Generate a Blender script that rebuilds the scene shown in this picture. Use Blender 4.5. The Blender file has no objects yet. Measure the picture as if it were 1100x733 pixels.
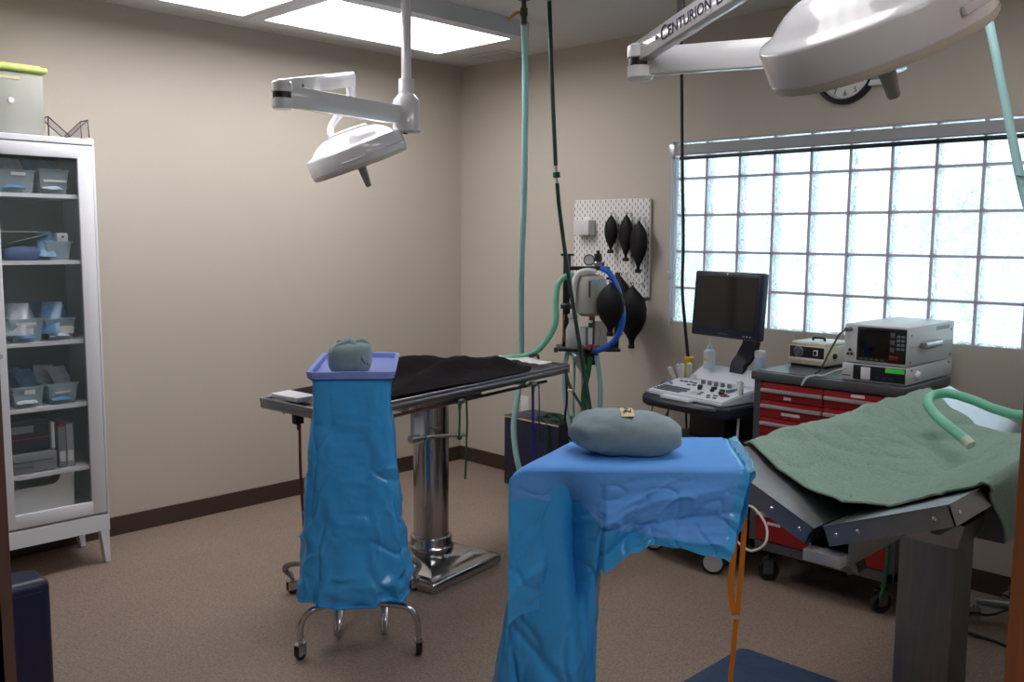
import bpy, bmesh, math, random
from mathutils import Vector, Matrix, noise
random.seed(7)
PI = math.pi
C = bpy.context.scene.collection
V = Vector
H = 2.7466

# ------------------------------------------------------------------ materials
def s2l(c):
    return tuple(((v/255)/12.92 if v/255 <= .04045 else ((v/255+.055)/1.055)**2.4) for v in c)
MATS = {}
def mat(name, rgb, rough=.5, metal=0, spec=.5, trans=0, alpha=1, emit=None, es=0, nscale=0, namt=0, bump=0, bscale=60, coat=0, sheen=0, stretch=None, thin=0, crumple=0):
    if name in MATS: return MATS[name]
    m = bpy.data.materials.new(name); m.use_nodes = True
    nt = m.node_tree; b = nt.nodes['Principled BSDF']; out = nt.nodes['Material Output']
    col = (*s2l(rgb), 1)
    b.inputs['Base Color'].default_value = col
    b.inputs['Roughness'].default_value = rough
    b.inputs['Metallic'].default_value = metal
    b.inputs['Specular IOR Level'].default_value = spec
    b.inputs['Transmission Weight'].default_value = trans
    b.inputs['Alpha'].default_value = alpha
    b.inputs['Coat Weight'].default_value = coat
    b.inputs['Sheen Weight'].default_value = sheen
    if emit:
        b.inputs['Emission Color'].default_value = (*s2l(emit), 1); b.inputs['Emission Strength'].default_value = es
    tc = nt.nodes.new('ShaderNodeTexCoord'); src = tc.outputs['Object']
    if stretch:
        mp = nt.nodes.new('ShaderNodeMapping'); mp.inputs['Scale'].default_value = stretch
        nt.links.new(src, mp.inputs['Vector']); src = mp.outputs['Vector']
    if nscale:
        n = nt.nodes.new('ShaderNodeTexNoise'); n.inputs['Scale'].default_value = nscale; n.inputs['Detail'].default_value = 6
        nt.links.new(src, n.inputs['Vector'])
        r = nt.nodes.new('ShaderNodeMapRange'); r.inputs['From Min'].default_value = .3; r.inputs['From Max'].default_value = .7
        r.inputs['To Min'].default_value = 1-namt; r.inputs['To Max'].default_value = 1+namt
        nt.links.new(n.outputs['Fac'], r.inputs['Value'])
        mx = nt.nodes.new('ShaderNodeVectorMath'); mx.operation = 'SCALE'; mx.inputs[0].default_value = col[:3]
        nt.links.new(r.outputs['Result'], mx.inputs['Scale']); nt.links.new(mx.outputs['Vector'], b.inputs['Base Color'])
    if bump:
        n2 = nt.nodes.new('ShaderNodeTexNoise'); n2.inputs['Scale'].default_value = bscale; n2.inputs['Detail'].default_value = 4
        nt.links.new(src, n2.inputs['Vector'])
        bp = nt.nodes.new('ShaderNodeBump'); bp.inputs['Strength'].default_value = bump; bp.inputs['Distance'].default_value = .01
        nt.links.new(n2.outputs['Fac'], bp.inputs['Height']); nt.links.new(bp.outputs['Normal'], b.inputs['Normal'])
    if thin:   # light passes through cloth or plastic film
        t = nt.nodes.new('ShaderNodeBsdfTranslucent'); t.inputs['Color'].default_value = col
        ms = nt.nodes.new('ShaderNodeMixShader'); ms.inputs[0].default_value = thin
        nt.links.new(b.outputs[0], ms.inputs[1]); nt.links.new(t.outputs[0], ms.inputs[2]); nt.links.new(ms.outputs[0], out.inputs['Surface'])
    MATS[name] = m
    return m

def clear_plastic(name, rgb, op, rough=.25):
    m = bpy.data.materials.new(name); m.use_nodes = True; nt = m.node_tree; b = nt.nodes['Principled BSDF']
    b.inputs['Base Color'].default_value = (*s2l(rgb), 1); b.inputs['Roughness'].default_value = rough
    t = nt.nodes.new('ShaderNodeBsdfTransparent'); ms = nt.nodes.new('ShaderNodeMixShader'); ms.inputs[0].default_value = op
    nt.links.new(t.outputs[0], ms.inputs[1]); nt.links.new(b.outputs[0], ms.inputs[2])
    nt.links.new(ms.outputs[0], nt.nodes['Material Output'].inputs['Surface'])
    MATS[name] = m; return m

WALL = mat('wall_paint', (188,180,168), .75, nscale=1.2, namt=.02, bump=.05, bscale=150)
CEIL = mat('ceiling_paint', (205,203,200), .85, nscale=2, namt=.02)
BASEB = mat('baseboard_brown', (66,50,43), .45)
WHITE = mat('white_enamel', (226,228,234), .3)
WHITEP = mat('white_plastic', (222,222,224), .35)
LAMPW = mat('lamp_white', (222,222,226), .18, coat=.6)
LAMPC = mat('lamp_bezel_cream', (196,190,176), .4)
LAMPG = mat('lamp_handle_grey', (150,152,146), .45)
STEEL = mat('brushed_steel', (172,172,176), .3, metal=1, nscale=40, namt=.06, bump=.02, bscale=300, stretch=(1,1,.05))
POLISH = mat('polished_steel', (185,185,190), .14, metal=1)
DSTEEL = mat('table_steel', (160,160,165), .34, metal=1, nscale=30, namt=.05)
CHROME = mat('chrome', (205,205,208), .12, metal=1)
BLACK = mat('black_plastic', (22,22,25), .4)
RUBBER = mat('black_rubber', (20,20,22), .55)
BAGM = mat('black_bag_rubber', (9,9,11), .62, spec=.3, bump=.1, bscale=30)
NAVY = mat('navy_vinyl', (26,28,62), .4, bump=.1, bscale=200)
NAVYM = mat('navy_metal', (30,33,60), .4)
GREYD = mat('grey_metal', (88,90,95), .42)
GREYC = mat('cart_grey', (74,75,80), .4)
RED = mat('red_enamel', (150,20,24), .32)
ALU = mat('aluminium_trim', (190,190,195), .35, metal=.7)
CREAM = mat('cream_plastic', (205,200,175), .45)
SCREEN = mat('dark_screen', (8,9,11), .12)
PANEL = mat('device_black', (20,21,25), .35)
GREYP = mat('light_grey_plastic', (200,202,205), .4)
KEYG = mat('key_grey', (110,116,128), .5)
BLUEPL = mat('tray_blue', (150,172,242), .35, thin=.2)
DRAPE = mat('blue_film', (66,174,244), .2, thin=.2, spec=.6, nscale=3, namt=.06, bump=.7, bscale=8)
DRAPE2 = mat('blue_nonwoven', (94,162,240), .62, thin=.08, spec=.3, bump=.25, bscale=14)
WRAPB = mat('wrap_cloth', (124,146,153), .85, nscale=60, namt=.05, bump=.08, bscale=300, sheen=.15)
TOWG = mat('green_terry', (138,174,156), .95, nscale=120, namt=.16, bump=.9, bscale=380, sheen=.3)
TOWB = mat('black_towel', (21,17,21), .95, nscale=80, namt=.15, bump=.5, bscale=350, sheen=0, spec=.2)
HOSEC = mat('hose_cyan', (172,212,214), .35, thin=.3)
HOSEG = mat('hose_green', (130,205,178), .35, thin=.35)
HOSEB = mat('hose_blue', (18,92,200), .35)
HOSEDG = mat('hose_dark_green', (12,58,48), .4)
CORD = mat('cord_black', (14,14,16), .5)
GREENS = mat('green_strap', (14,88,50), .7)
BLUES = mat('blue_strap', (30,38,130), .7)
REDS = mat('red_strap', (120,62,52), .7)
ORANGE = mat('orange_strap', (205,118,22), .6, thin=.15)
YEL = mat('yellow_plastic', (214,190,30), .45)
BRASS = mat('brass', (190,140,60), .35, metal=1)
WOOD = mat('door_wood', (128,72,40), .45, nscale=6, namt=.2, stretch=(8,8,.6))
WOOD_SHADED = mat('door_wood_shaded', (62,38,30), .5, nscale=6, namt=.15, stretch=(8,8,.6))  # door wood darkened to put the unlit jamb's shade into its colour
MORTAR = mat('mortar', (214,206,216), .8, thin=.45)
TAPE = mat('beige_tape', (206,192,150), .7)
INK = mat('ink_blue', (38,40,80), .6)
LIMEL = mat('lime_lid', (196,212,120), .45, thin=.2)
LABELW = mat('label_white', (225,225,225), .6)
GLIME = mat('green_label', (80,225,90), .6)
GASKET = mat('dark_gap', (12,12,12), .8)
MATB = mat('mat_blue', (48,70,100), .5, nscale=14, namt=.15, bump=.2, bscale=40, stretch=(1,3,1))
POUCH = mat('pouch_blue', (92,140,180), .3, nscale=25, namt=.3)
POUCHW = mat('pouch_pale', (190,204,214), .3, nscale=25, namt=.2)
CLOTHB = mat('blue_cloth', (78,96,138), .85)
CLOTHN = mat('navy_cloth', (44,60,96), .85)
GREYB = mat('grey_case', (128,130,134), .5)
GLASSB = mat('clear_bottle', (230,238,240), .15, trans=.5)
BIN = clear_plastic('bin_plastic', (190,208,218), .38)
TUB = clear_plastic('frosted_tub', (188,192,186), .5, .4)
BOTTLE = clear_plastic('bottle_plastic', (214,228,240), .7, .3)
CABGLASS = clear_plastic('cabinet_glass', (120,135,135), .10, .03)
MESHG = clear_plastic('wire_mesh', (110,100,110), .3, .5)

def floor_mat():
    m = bpy.data.materials.new('speckled_vinyl'); m.use_nodes = True; nt = m.node_tree; b = nt.nodes['Principled BSDF']
    tc = nt.nodes.new('ShaderNodeTexCoord')
    n = nt.nodes.new('ShaderNodeTexNoise'); n.inputs['Scale'].default_value = 110; n.inputs['Detail'].default_value = 6; n.inputs['Roughness'].default_value = .7
    r = nt.nodes.new('ShaderNodeValToRGB')
    e = r.color_ramp.elements; e[0].position = .33; e[0].color = (*s2l((112,96,86)),1); e[1].position = .7; e[1].color = (*s2l((168,151,138)),1)
    x = r.color_ramp.elements.new(.5); x.color = (*s2l((145,127,115)),1)
    nt.links.new(tc.outputs['Object'], n.inputs['Vector']); nt.links.new(n.outputs['Fac'], r.inputs['Fac']); nt.links.new(r.outputs['Color'], b.inputs['Base Color'])
    n2 = nt.nodes.new('ShaderNodeTexNoise'); n2.inputs['Scale'].default_value = 2.5; nt.links.new(tc.outputs['Object'], n2.inputs['Vector'])
    mr = nt.nodes.new('ShaderNodeMapRange'); mr.inputs['To Min'].default_value = .32; mr.inputs['To Max'].default_value = .52
    nt.links.new(n2.outputs['Fac'], mr.inputs['Value']); nt.links.new(mr.outputs['Result'], b.inputs['Roughness'])
    b.inputs['Specular IOR Level'].default_value = .35
    bp = nt.nodes.new('ShaderNodeBump'); bp.inputs['Strength'].default_value = .08; bp.inputs['Distance'].default_value = .002
    nt.links.new(n.outputs['Fac'], bp.inputs['Height']); nt.links.new(bp.outputs['Normal'], b.inputs['Normal'])
    return m
def diffuser_mat(LIGHT):
    m = bpy.data.materials.new('lit_diffuser'); m.use_nodes = True; nt = m.node_tree; nt.nodes.clear()
    o = nt.nodes.new('ShaderNodeOutputMaterial'); e = nt.nodes.new('ShaderNodeEmission')
    tc = nt.nodes.new('ShaderNodeTexCoord'); w = nt.nodes.new('ShaderNodeTexWave'); w.bands_direction = 'X'; w.inputs['Scale'].default_value = 1.6
    mr = nt.nodes.new('ShaderNodeMapRange'); mr.inputs['To Min'].default_value = 0.75; mr.inputs['To Max'].default_value = 1.15
    mu = nt.nodes.new('ShaderNodeMath'); mu.operation = 'MULTIPLY'; mu.inputs[1].default_value = LIGHT
    nt.links.new(tc.outputs['Object'], w.inputs['Vector']); nt.links.new(w.outputs['Fac'], mr.inputs['Value']); nt.links.new(mr.outputs['Result'], mu.inputs[0])
    nt.links.new(mu.outputs[0], e.inputs['Strength']); e.inputs['Color'].default_value = (1,.97,.98,1)
    nt.links.new(e.outputs[0], o.inputs['Surface']); return m
LIGHT = 8.0
def block_mat():
    m = bpy.data.materials.new('wavy_glass_block'); m.use_nodes = True; nt = m.node_tree; nt.nodes.clear()
    o = nt.nodes.new('ShaderNodeOutputMaterial')
    tc = nt.nodes.new('ShaderNodeTexCoord')
    n = nt.nodes.new('ShaderNodeTexNoise'); n.inputs['Scale'].default_value = 17; n.inputs['Detail'].default_value = 2; n.inputs['Distortion'].default_value = 2.2
    nt.links.new(tc.outputs['Object'], n.inputs['Vector'])
    bp = nt.nodes.new('ShaderNodeBump'); bp.inputs['Strength'].default_value = 1; bp.inputs['Distance'].default_value = .03
    nt.links.new(n.outputs['Fac'], bp.inputs['Height'])
    g = nt.nodes.new('ShaderNodeBsdfGlass'); g.inputs['Color'].default_value = (.93,.98,1,1); g.inputs['Roughness'].default_value = .06; g.inputs['IOR'].default_value = 1.45
    nt.links.new(bp.outputs['Normal'], g.inputs['Normal'])
    t = nt.nodes.new('ShaderNodeBsdfTransparent'); t.inputs['Color'].default_value = (.95,.985,1,1)
    ms = nt.nodes.new('ShaderNodeMixShader'); ms.inputs[0].default_value = .55
    nt.links.new(t.outputs[0], ms.inputs[1]); nt.links.new(g.outputs[0], ms.inputs[2]); nt.links.new(ms.outputs[0], o.inputs['Surface'])
    return m
def peg_mat():
    m = bpy.data.materials.new('pegboard_white'); m.use_nodes = True; nt = m.node_tree; b = nt.nodes['Principled BSDF']
    tc = nt.nodes.new('ShaderNodeTexCoord'); sp = nt.nodes.new('ShaderNodeSeparateXYZ'); nt.links.new(tc.outputs['Object'], sp.inputs[0])
    def M(op, a, bb=None, c=None):
        k = nt.nodes.new('ShaderNodeMath'); k.operation = op
        for i, v in enumerate((a, bb, c)):
            if v is None: continue
            if isinstance(v, (int, float)): k.inputs[i].default_value = v
            else: nt.links.new(v, k.inputs[i])
        return k.outputs[0]
    def slots(ox, oz):
        fx = M('ABSOLUTE', M('SUBTRACT', M('FRACT', M('ADD', M('DIVIDE', sp.outputs['X'], .04), ox)), .5))
        fz = M('ABSOLUTE', M('SUBTRACT', M('FRACT', M('ADD', M('DIVIDE', sp.outputs['Z'], .04), oz)), .5))
        return M('MULTIPLY', M('LESS_THAN', fx, .075), M('LESS_THAN', fz, .21))
    f = M('MAXIMUM', slots(50, 50), slots(50.5, 50.5))
    mx = nt.nodes.new('ShaderNodeMix'); mx.data_type = 'RGBA'
    mx.inputs['A'].default_value = (*s2l((222,220,220)),1); mx.inputs['B'].default_value = (*s2l((96,84,74)),1)
    nt.links.new(f, mx.inputs['Factor']); nt.links.new(mx.outputs['Result'], b.inputs['Base Color']); b.inputs['Roughness'].default_value = .5
    return m
FLOOR = floor_mat(); DIFF = diffuser_mat(LIGHT); DIFF2 = diffuser_mat(LIGHT*.5); DIFF3 = diffuser_mat(LIGHT*1.5); BLOCK = block_mat(); PEG = peg_mat()

# ------------------------------------------------------------------ mesh helpers
def B(): return bmesh.new()
def add_box(bm, x0, x1, y0, y1, z0, z1, bev=0, seg=2, M=None):
    r = bmesh.ops.create_cube(bm, size=1)
    vs = r['verts']
    for v in vs:
        v.co = V((x0+(v.co.x+.5)*(x1-x0), y0+(v.co.y+.5)*(y1-y0), z0+(v.co.z+.5)*(z1-z0)))
    if bev:
        es = list({e for v in vs for e in v.link_edges})
        rr = bmesh.ops.bevel(bm, geom=es, offset=bev, segments=seg, profile=.5, affect='EDGES')
        vs = list({v for f in rr['faces'] for v in f.verts} | {v for v in vs if v.is_valid})
    if M is not None:
        for v in vs: v.co = M @ v.co
    return vs
def box(*a, **k):
    bm = B(); add_box(bm, *a, **k); return bm
def spline(pts, n=10):
    pts = [V(p) for p in pts]
    if len(pts) < 3: return pts
    P = [pts[0]*2-pts[1]] + pts + [pts[-1]*2-pts[-2]]
    out = []
    for i in range(1, len(P)-2):
        a, b, c, d = P[i-1], P[i], P[i+1], P[i+2]
        for k in range(n):
            t = k/n
            out.append(.5*((2*b)+(-a+c)*t+(2*a-5*b+4*c-d)*t*t+(-a+3*b-3*c+d)*t**3))
    out.append(pts[-1]); return out
def add_tube(bm, pts, r, seg=12, smooth=10, flat=None, corr=0, cap=True):
    """tube along points; r is a number or one per point; flat=(w,t) gives a ribbon section"""
    P = spline(pts, smooth) if smooth else [V(p) for p in pts]
    n = len(P); ring = []
    up = V((0,0,1)); t0 = (P[1]-P[0]).normalized()
    if abs(t0.dot(up)) > .9: up = V((0,1,0)) if flat is None else V((1,0,0))
    N = (up - t0*up.dot(t0)).normalized()
    for i in range(n):
        t = (P[min(i+1,n-1)]-P[max(i-1,0)]).normalized()
        N = (N - t*N.dot(t))
        N = N.normalized() if N.length > 1e-6 else V((1,0,0))
        Bn = t.cross(N)
        if isinstance(r, (list, tuple)):
            f = i/(n-1)*(len(r)-1); a = int(f); a = min(a, len(r)-2); rr = r[a]+(r[a+1]-r[a])*(f-a)
        else: rr = r
        if corr and i % 2: rr *= 1-corr
        vs = []
        for k in range(seg):
            a = 2*PI*k/seg
            if flat: off = N*math.cos(a)*flat[0]/2 + Bn*math.sin(a)*flat[1]/2
            else: off = N*math.cos(a)*rr + Bn*math.sin(a)*rr
            vs.append(bm.verts.new(P[i]+off))
        ring.append(vs)
    for i in range(n-1):
        for k in range(seg):
            bm.faces.new((ring[i][k], ring[i][(k+1)%seg], ring[i+1][(k+1)%seg], ring[i+1][k]))
    if cap:
        bm.faces.new(ring[0][::-1]); bm.faces.new(ring[-1])
    return bm
def tube(pts, r, **k): return add_tube(B(), pts, r, **k)
def ribbon(pts, w, t, wdir=(1,0,0)):
    bm = B(); add_ribbon(bm, pts, w, t, wdir); return bm
def add_ribbon(bm, pts, w, t, wdir):
    P = spline(pts, 8); n = len(P); wd = V(wdir).normalized(); ring = []
    for i in range(n):
        tg = (P[min(i+1,n-1)]-P[max(i-1,0)]).normalized()
        a = (wd - tg*wd.dot(tg)).normalized(); b = tg.cross(a)
        ring.append([bm.verts.new(P[i]+a*sx*w/2+b*sy*t/2) for sx, sy in ((-1,-1),(1,-1),(1,1),(-1,1))])
    for i in range(n-1):
        for k in range(4): bm.faces.new((ring[i][k], ring[i][(k+1)%4], ring[i+1][(k+1)%4], ring[i+1][k]))
    bm.faces.new(ring[0][::-1]); bm.faces.new(ring[-1])
def add_cyl(bm, c, r, h, axis='Z', seg=24, r2=None, M=None):
    r2 = r if r2 is None else r2
    res = bmesh.ops.create_cone(bm, cap_ends=True, segments=seg, radius1=r, radius2=r2, depth=h)
    R = {'Z': Matrix.Identity(4), 'X': Matrix.Rotation(PI/2,4,'Y'), 'Y': Matrix.Rotation(-PI/2,4,'X')}[axis]
    T = Matrix.Translation(V(c)) @ R
    if M is not None: T = M @ T
    for v in res['verts']: v.co = T @ v.co
    return res['verts']
def cyl(*a, **k):
    bm = B(); add_cyl(bm, *a, **k); return bm
def add_lathe(bm, prof, c=(0,0,0), seg=40, M=None, sx=1, sy=1):
    rings = []
    T = Matrix.Translation(V(c))
    if M is not None: T = M
    for r, z in prof:
        if r < 1e-5: rings.append([bm.verts.new(T @ V((0,0,z)))])
        else: rings.append([bm.verts.new(T @ V((r*math.cos(2*PI*k/seg)*sx, r*math.sin(2*PI*k/seg)*sy, z))) for k in range(seg)])
    for a, b in zip(rings, rings[1:]):
        for k in range(seg):
            k2 = (k+1) % seg
            if len(a) == 1 and len(b) == 1: continue
            if len(a) == 1: bm.faces.new((a[0], b[k2], b[k]))
            elif len(b) == 1: bm.faces.new((a[k], a[k2], b[0]))
            else: bm.faces.new((a[k], a[k2], b[k2], b[k]))
    return bm
def lathe(prof, **k): return add_lathe(B(), prof, **k)
def grid(nu, nv, f, thick=0, closeu=False):
    bm = B(); vs = [[bm.verts.new(f(i/(nu if closeu else nu-1), j/(nv-1))) for i in range(nu)] for j in range(nv)]
    for j in range(nv-1):
        for i in range(nu if closeu else nu-1):
            i2 = (i+1) % nu
            bm.faces.new((vs[j][i], vs[j][i2], vs[j+1][i2], vs[j+1][i]))
    if thick:
        bm.normal_update()
        bmesh.ops.solidify(bm, geom=bm.faces[:], thickness=thick)
    return bm
def nz(x, y=0, z=0): return noise.noise(V((x, y, z)))

def link(name, bm, m, parent=None, smooth=True, world=False, kind=None, angle=35):
    me = bpy.data.meshes.new(name)
    bmesh.ops.recalc_face_normals(bm, faces=bm.faces[:])
    if parent is not None and world:
        bm.transform(world_of(parent).inverted())
    ob = bpy.data.objects.new(name, me); C.objects.link(ob)
    if parent is not None: ob.parent = parent
    else:
        xs = [v.co for v in bm.verts]
        o = V(((min(v.x for v in xs)+max(v.x for v in xs))/2, (min(v.y for v in xs)+max(v.y for v in xs))/2, min(v.z for v in xs)))
        bm.transform(Matrix.Translation(-o)); ob.location = o
    bm.to_mesh(me); bm.free()
    if isinstance(m, (list, tuple)):
        for k in m: me.materials.append(k)
    else: me.materials.append(m)
    if smooth:
        for p in me.polygons: p.use_smooth = True
        try: me.set_sharp_from_angle(angle=math.radians(angle))
        except Exception: pass
    if kind: ob['kind'] = kind
    return ob
def world_of(o):
    M = Matrix.Translation(o.location) @ o.rotation_euler.to_matrix().to_4x4()
    return (world_of(o.parent) @ M) if o.parent is not None else M
def tag(o, label, cat, group=None):
    o['label'] = label; o['category'] = cat
    if group: o['group'] = group
    return o
def thing(name, label, cat, loc=(0,0,0), rotz=0, group=None):
    o = bpy.data.objects.new(name, None); o.empty_display_size = .1; C.objects.link(o)
    o.location = loc; o.rotation_euler = (0,0,rotz)
    return tag(o, label, cat, group)
def struct(name, bm, m, parent=None, smooth=False):
    return link(name, bm, m, parent, smooth=smooth, kind='structure')
def text_bm(s, size, depth=.0006, shear=0, small=None):
    cu = bpy.data.curves.new('lettering', 'FONT'); cu.body = s; cu.size = size; cu.extrude = depth; cu.shear = shear
    cu.align_x = 'CENTER'; cu.align_y = 'CENTER'; cu.resolution_u = 3
    o = bpy.data.objects.new('lettering', cu); C.objects.link(o)
    dg = bpy.context.evaluated_depsgraph_get(); me = bpy.data.meshes.new_from_object(o.evaluated_get(dg))
    bm = B(); bm.from_mesh(me); bpy.data.objects.remove(o); bpy.data.meshes.remove(me); bpy.data.curves.remove(cu)
    return bm
def merge(a, b, M=None):
    me = bpy.data.meshes.new('tmp'); b.to_mesh(me); b.free()
    if M is not None: me.transform(M)
    a.from_mesh(me); bpy.data.meshes.remove(me); return a
def Tr(*a): return Matrix.Translation(V(a))
def Rot(d, ax): return Matrix.Rotation(math.radians(d), 4, ax)
def caster(parent, x, y, r=.04, w=.022, rot=0, mat_w=RUBBER, stem=.03, hub=CHROME, world=False, z0=0):
    """swivel caster whose tyre stands on z0"""
    M = Tr(x, y, z0) @ Rot(rot, 'Z')
    c = B()
    for sgn in (-1, 1):
        add_box(c, -.014-.01, .02, sgn*(w/2+.003)-.0015, sgn*(w/2+.003)+.0015, r*.7, 2*r+.008, M=M)
    add_box(c, -.024, .02, -w/2-.0045, w/2+.0045, 2*r+.004, 2*r+.009, M=M)
    add_cyl(c, (0,0,2*r+.009+stem/2), .009, stem, M=M)
    o = link('caster', c, hub, parent)
    t = B(); add_lathe(t, [(.0, -w/2*.8),(r*.55,-w/2*.8),(r*.62,-w/2),(r*.9,-w/2),(r,-w/4),(r,w/4),(r*.9,w/2),(r*.62,w/2),(r*.55,w/2*.8),(0,w/2*.8)], seg=28, M=M @ Tr(0,0,r) @ Rot(90,'X'))
    link('wheel', t, mat_w, o)
    return o

# ------------------------------------------------------------------ room shell
XW, YF = 4.45, -5.1          # doorway wall and rear wall
struct('floor', box(-.12, 7.2, -6.2, .12, -.12, 0), FLOOR)
struct('ceiling', box(-.12, 7.2, -6.2, .12, H, H+.1), CEIL)
struct('wall_left', box(-.12, 0, -6.2, .12, 0, H), WALL)
W0, P8 = 1.9891, .2032       # first mortar joint and block pitch
wx0, wx1, wz0, wz1 = W0-P8, W0+11*P8, 1.7172-3*P8, 1.7172+2*P8
bm = B()
add_box(bm, 0, wx0, 0, .12, 0, H); add_box(bm, wx1, 7.2, 0, .12, 0, H)
add_box(bm, wx0, wx1, 0, .12, 0, wz0+.008); add_box(bm, wx0, wx1, 0, .12, wz1, H)
struct('wall_back', bm, WALL)
JL, JR = -4.282, -2.515
bm = B()
add_box(bm, XW-.12, XW, JR+.03, 0, 0, H); add_box(bm, XW-.12, XW, -6.2, JL-.03, 0, H); add_box(bm, XW-.12, XW, JL-.03, JR+.03, 2.25, H)
struct('wall_right', bm, WALL)
struct('wall_front', box(0, XW-.12, YF-.1, YF, 0, H), WALL)
bm = B(); add_box(bm, 7.1, 7.2, -6.2, 0, 0, H); add_box(bm, XW, 7.2, -6.2, -6.1, 0, H)
struct('wall_hall', bm, WALL)
struct('baseboard_left', box(0, .012, YF, 0, 0, .1, bev=.003), BASEB)
bm = B(); add_box(bm, .012, XW-.12, -.012, 0, 0, .1, bev=.003); struct('baseboard_back', bm, BASEB)
struct('baseboard_right', box(XW-.132, XW-.12, JR+.1, -.012, 0, .1, bev=.003), BASEB)
# door frame the camera looks through
d = struct('door_1', box(XW-.13, XW+.005, JR, JR+.03, 0, 2.25), WOOD)
struct('casing', box(XW-.14, XW-.12, JR+.03, JR+.09, 0, 2.31, bev=.004), WOOD, d)
d.matrix_parent_inverse = Matrix.Identity(4)
for ch in d.children: ch.location = V((0,0,0)) ; ch.data.transform(Matrix.Translation(-d.location))
d2 = struct('door_2', box(XW-.13, XW+.02, JL-.03, JL, 0, 2.25), WOOD_SHADED)
c2 = struct('casing', box(XW, XW+.02, JL-.1, JL-.0, 0, 2.31, bev=.004), WOOD_SHADED, d2); c2.data.transform(Matrix.Translation(-d2.location))
hd = struct('trim_1', box(XW-.13, XW+.02, JL, JR, 2.25, 2.28), WOOD)

# glass block window
win = struct('window_1', box(wx0-.004, wx1+.004, .012, .08, wz0+.001, wz0+.012), MORTAR)
off = -win.location
bm = B()
for k in range(0, 13):
    x = wx0+k*P8; add_box(bm, x-.006, x+.006, .004, .09, wz0+.005, wz1)
for k in range(0, 6):
    z = wz0+k*P8; add_box(bm, wx0, wx1, .0035, .0895, z-.006 + (.0065 if k == 0 else 0), z+.006)
mo = struct('mortar_grid', bm, MORTAR, win); mo.data.transform(Tr(*off))
bm = B()
for k in range(12):
    for j in range(5):
        x = wx0+k*P8; z = wz0+j*P8
        add_box(bm, x+.0065, x+P8-.0065, .002, .088, z+.0065, z+P8-.0065, bev=.012, seg=3)
gl = struct('glass_blocks', bm, BLOCK, win, smooth=True); gl.data.transform(Tr(*off))
bm = B()
add_box(bm, wx0-.014, wx0-.002, -.018, .0, wz0-.01, wz1+.0, bev=.003); add_box(bm, wx0+.004, wx0+.012, -.018, -.006, wz0+.03, wz1-.09, bev=.002)
add_box(bm, wx0+.018, wx0+.03, -.012, -.004, wz0+.03, wz1-.09, bev=.002)
tr = struct('shade_channel', bm, clear_plastic('clear_channel', (225,230,245), .55), win); tr.data.transform(Tr(*off))
bk = struct('bracket', box(wx0-.02, wx0+.002, -.03, -.012, 1.36, 1.40, bev=.003), ALU, win); bk.data.transform(Tr(*off))
# roller shade rolled up at the top
sh = thing('roller_shade', 'grey rolled-up roller shade with black bottom bar above the glass block window', 'blind', (wx0+1.2, -.02, 2.03))
link('headrail', box(wx0-.01, wx1, -.045, -.003, 2.046, 2.103, bev=.004), mat('shade_grey', (150,152,156), .45), sh, world=True, smooth=False)
link('bottom_bar', box(wx0+.05, wx1-.03, -.036, -.012, 2.020, 2.040, bev=.003), BLACK, sh, world=True)
link('end_bracket', box(wx0-.014, wx0+.028, -.05, -.0, 2.035, 2.11, bev=.005), ALU, sh, world=True)

# ------------------------------------------------------------------ ceiling things
ZB = 2.66
for (X0L, y0, y1, yl0, yl1, lab) in ((.5, -1.95, -.66, -1.865, -.715, 'white surface-mounted ceiling light nearest the room corner, beside the vent'),
                                (.5, -3.24, -1.955, -3.09, -1.935-.0, 'white surface-mounted ceiling light further from the corner, cut by the top of the view'),
  (3.25, -1.95, -.66, -1.865, -.715, 'ceiling light above the far half of the V-top table, outside the top of the view'),
  (3.25, -3.24, -1.955, -3.15, -2.04, 'ceiling light above the near half of the V-top table, outside the top of the view'),
  (5.3, -4.5, -3.2, -4.4, -3.3, 'ceiling light in the hall behind the doorway')):  # V-top table and hall lights are unseen, added to brighten the near objects
    t = thing('ceiling_light', lab, 'ceiling light', (X0L+.385, (y0+y1)/2, ZB), group='lit panels on the ceiling')
    if yl1 > -1.95 and -4 < y0 < -3: yl1 = -1.985
    bm = B(); x0, x1 = X0L, X0L+.77; lx0, lx1 = X0L+.085, X0L+.685
    add_box(bm, x0, lx0, y0, y1, ZB, H-.001); add_box(bm, lx1, x1, y0, y1, ZB, H-.001)
    add_box(bm, lx0, lx1, y0, yl0, ZB, H-.001); add_box(bm, lx0, lx1, yl1, y1, ZB, H-.001)
    link('frame', bm, mat('fixture_white', (196,198,202), .5), t, world=True, smooth=False)
    link('diffuser', box(lx0, lx1, yl0, yl1, ZB+.004, ZB+.014), DIFF if X0L < 1 else (DIFF2 if X0L < 5 else DIFF3), t, world=True, smooth=False)
t = thing('ceiling_vent', 'grey slotted air vent in the ceiling near the room corner', 'air vent', (.5,-.155,H-.012))
bm = B(); add_box(bm, .35,.66,-.24,-.225,H-.012,H-.001); add_box(bm,.35,.66,-.085,-.07,H-.012,H-.001); add_box(bm,.35,.365,-.225,-.085,H-.012,H-.001); add_box(bm,.645,.66,-.225,-.085,H-.012,H-.001)
link('frame', bm, CEIL, t, world=True)
link('backing', box(.365,.645,-.225,-.085,H-.004,H-.0012), GREYD, t, world=True)
link('damper', box(.50,.63,-.20,-.11,H-.007,H-.0042), PANEL, t, world=True)
for i in range(7):
    y = -.215+i*.02
    link('slat', box(.365,.645,y-.001,y+.006,H-.011,H-.0085, M=None), CEIL, t, world=True)

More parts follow.
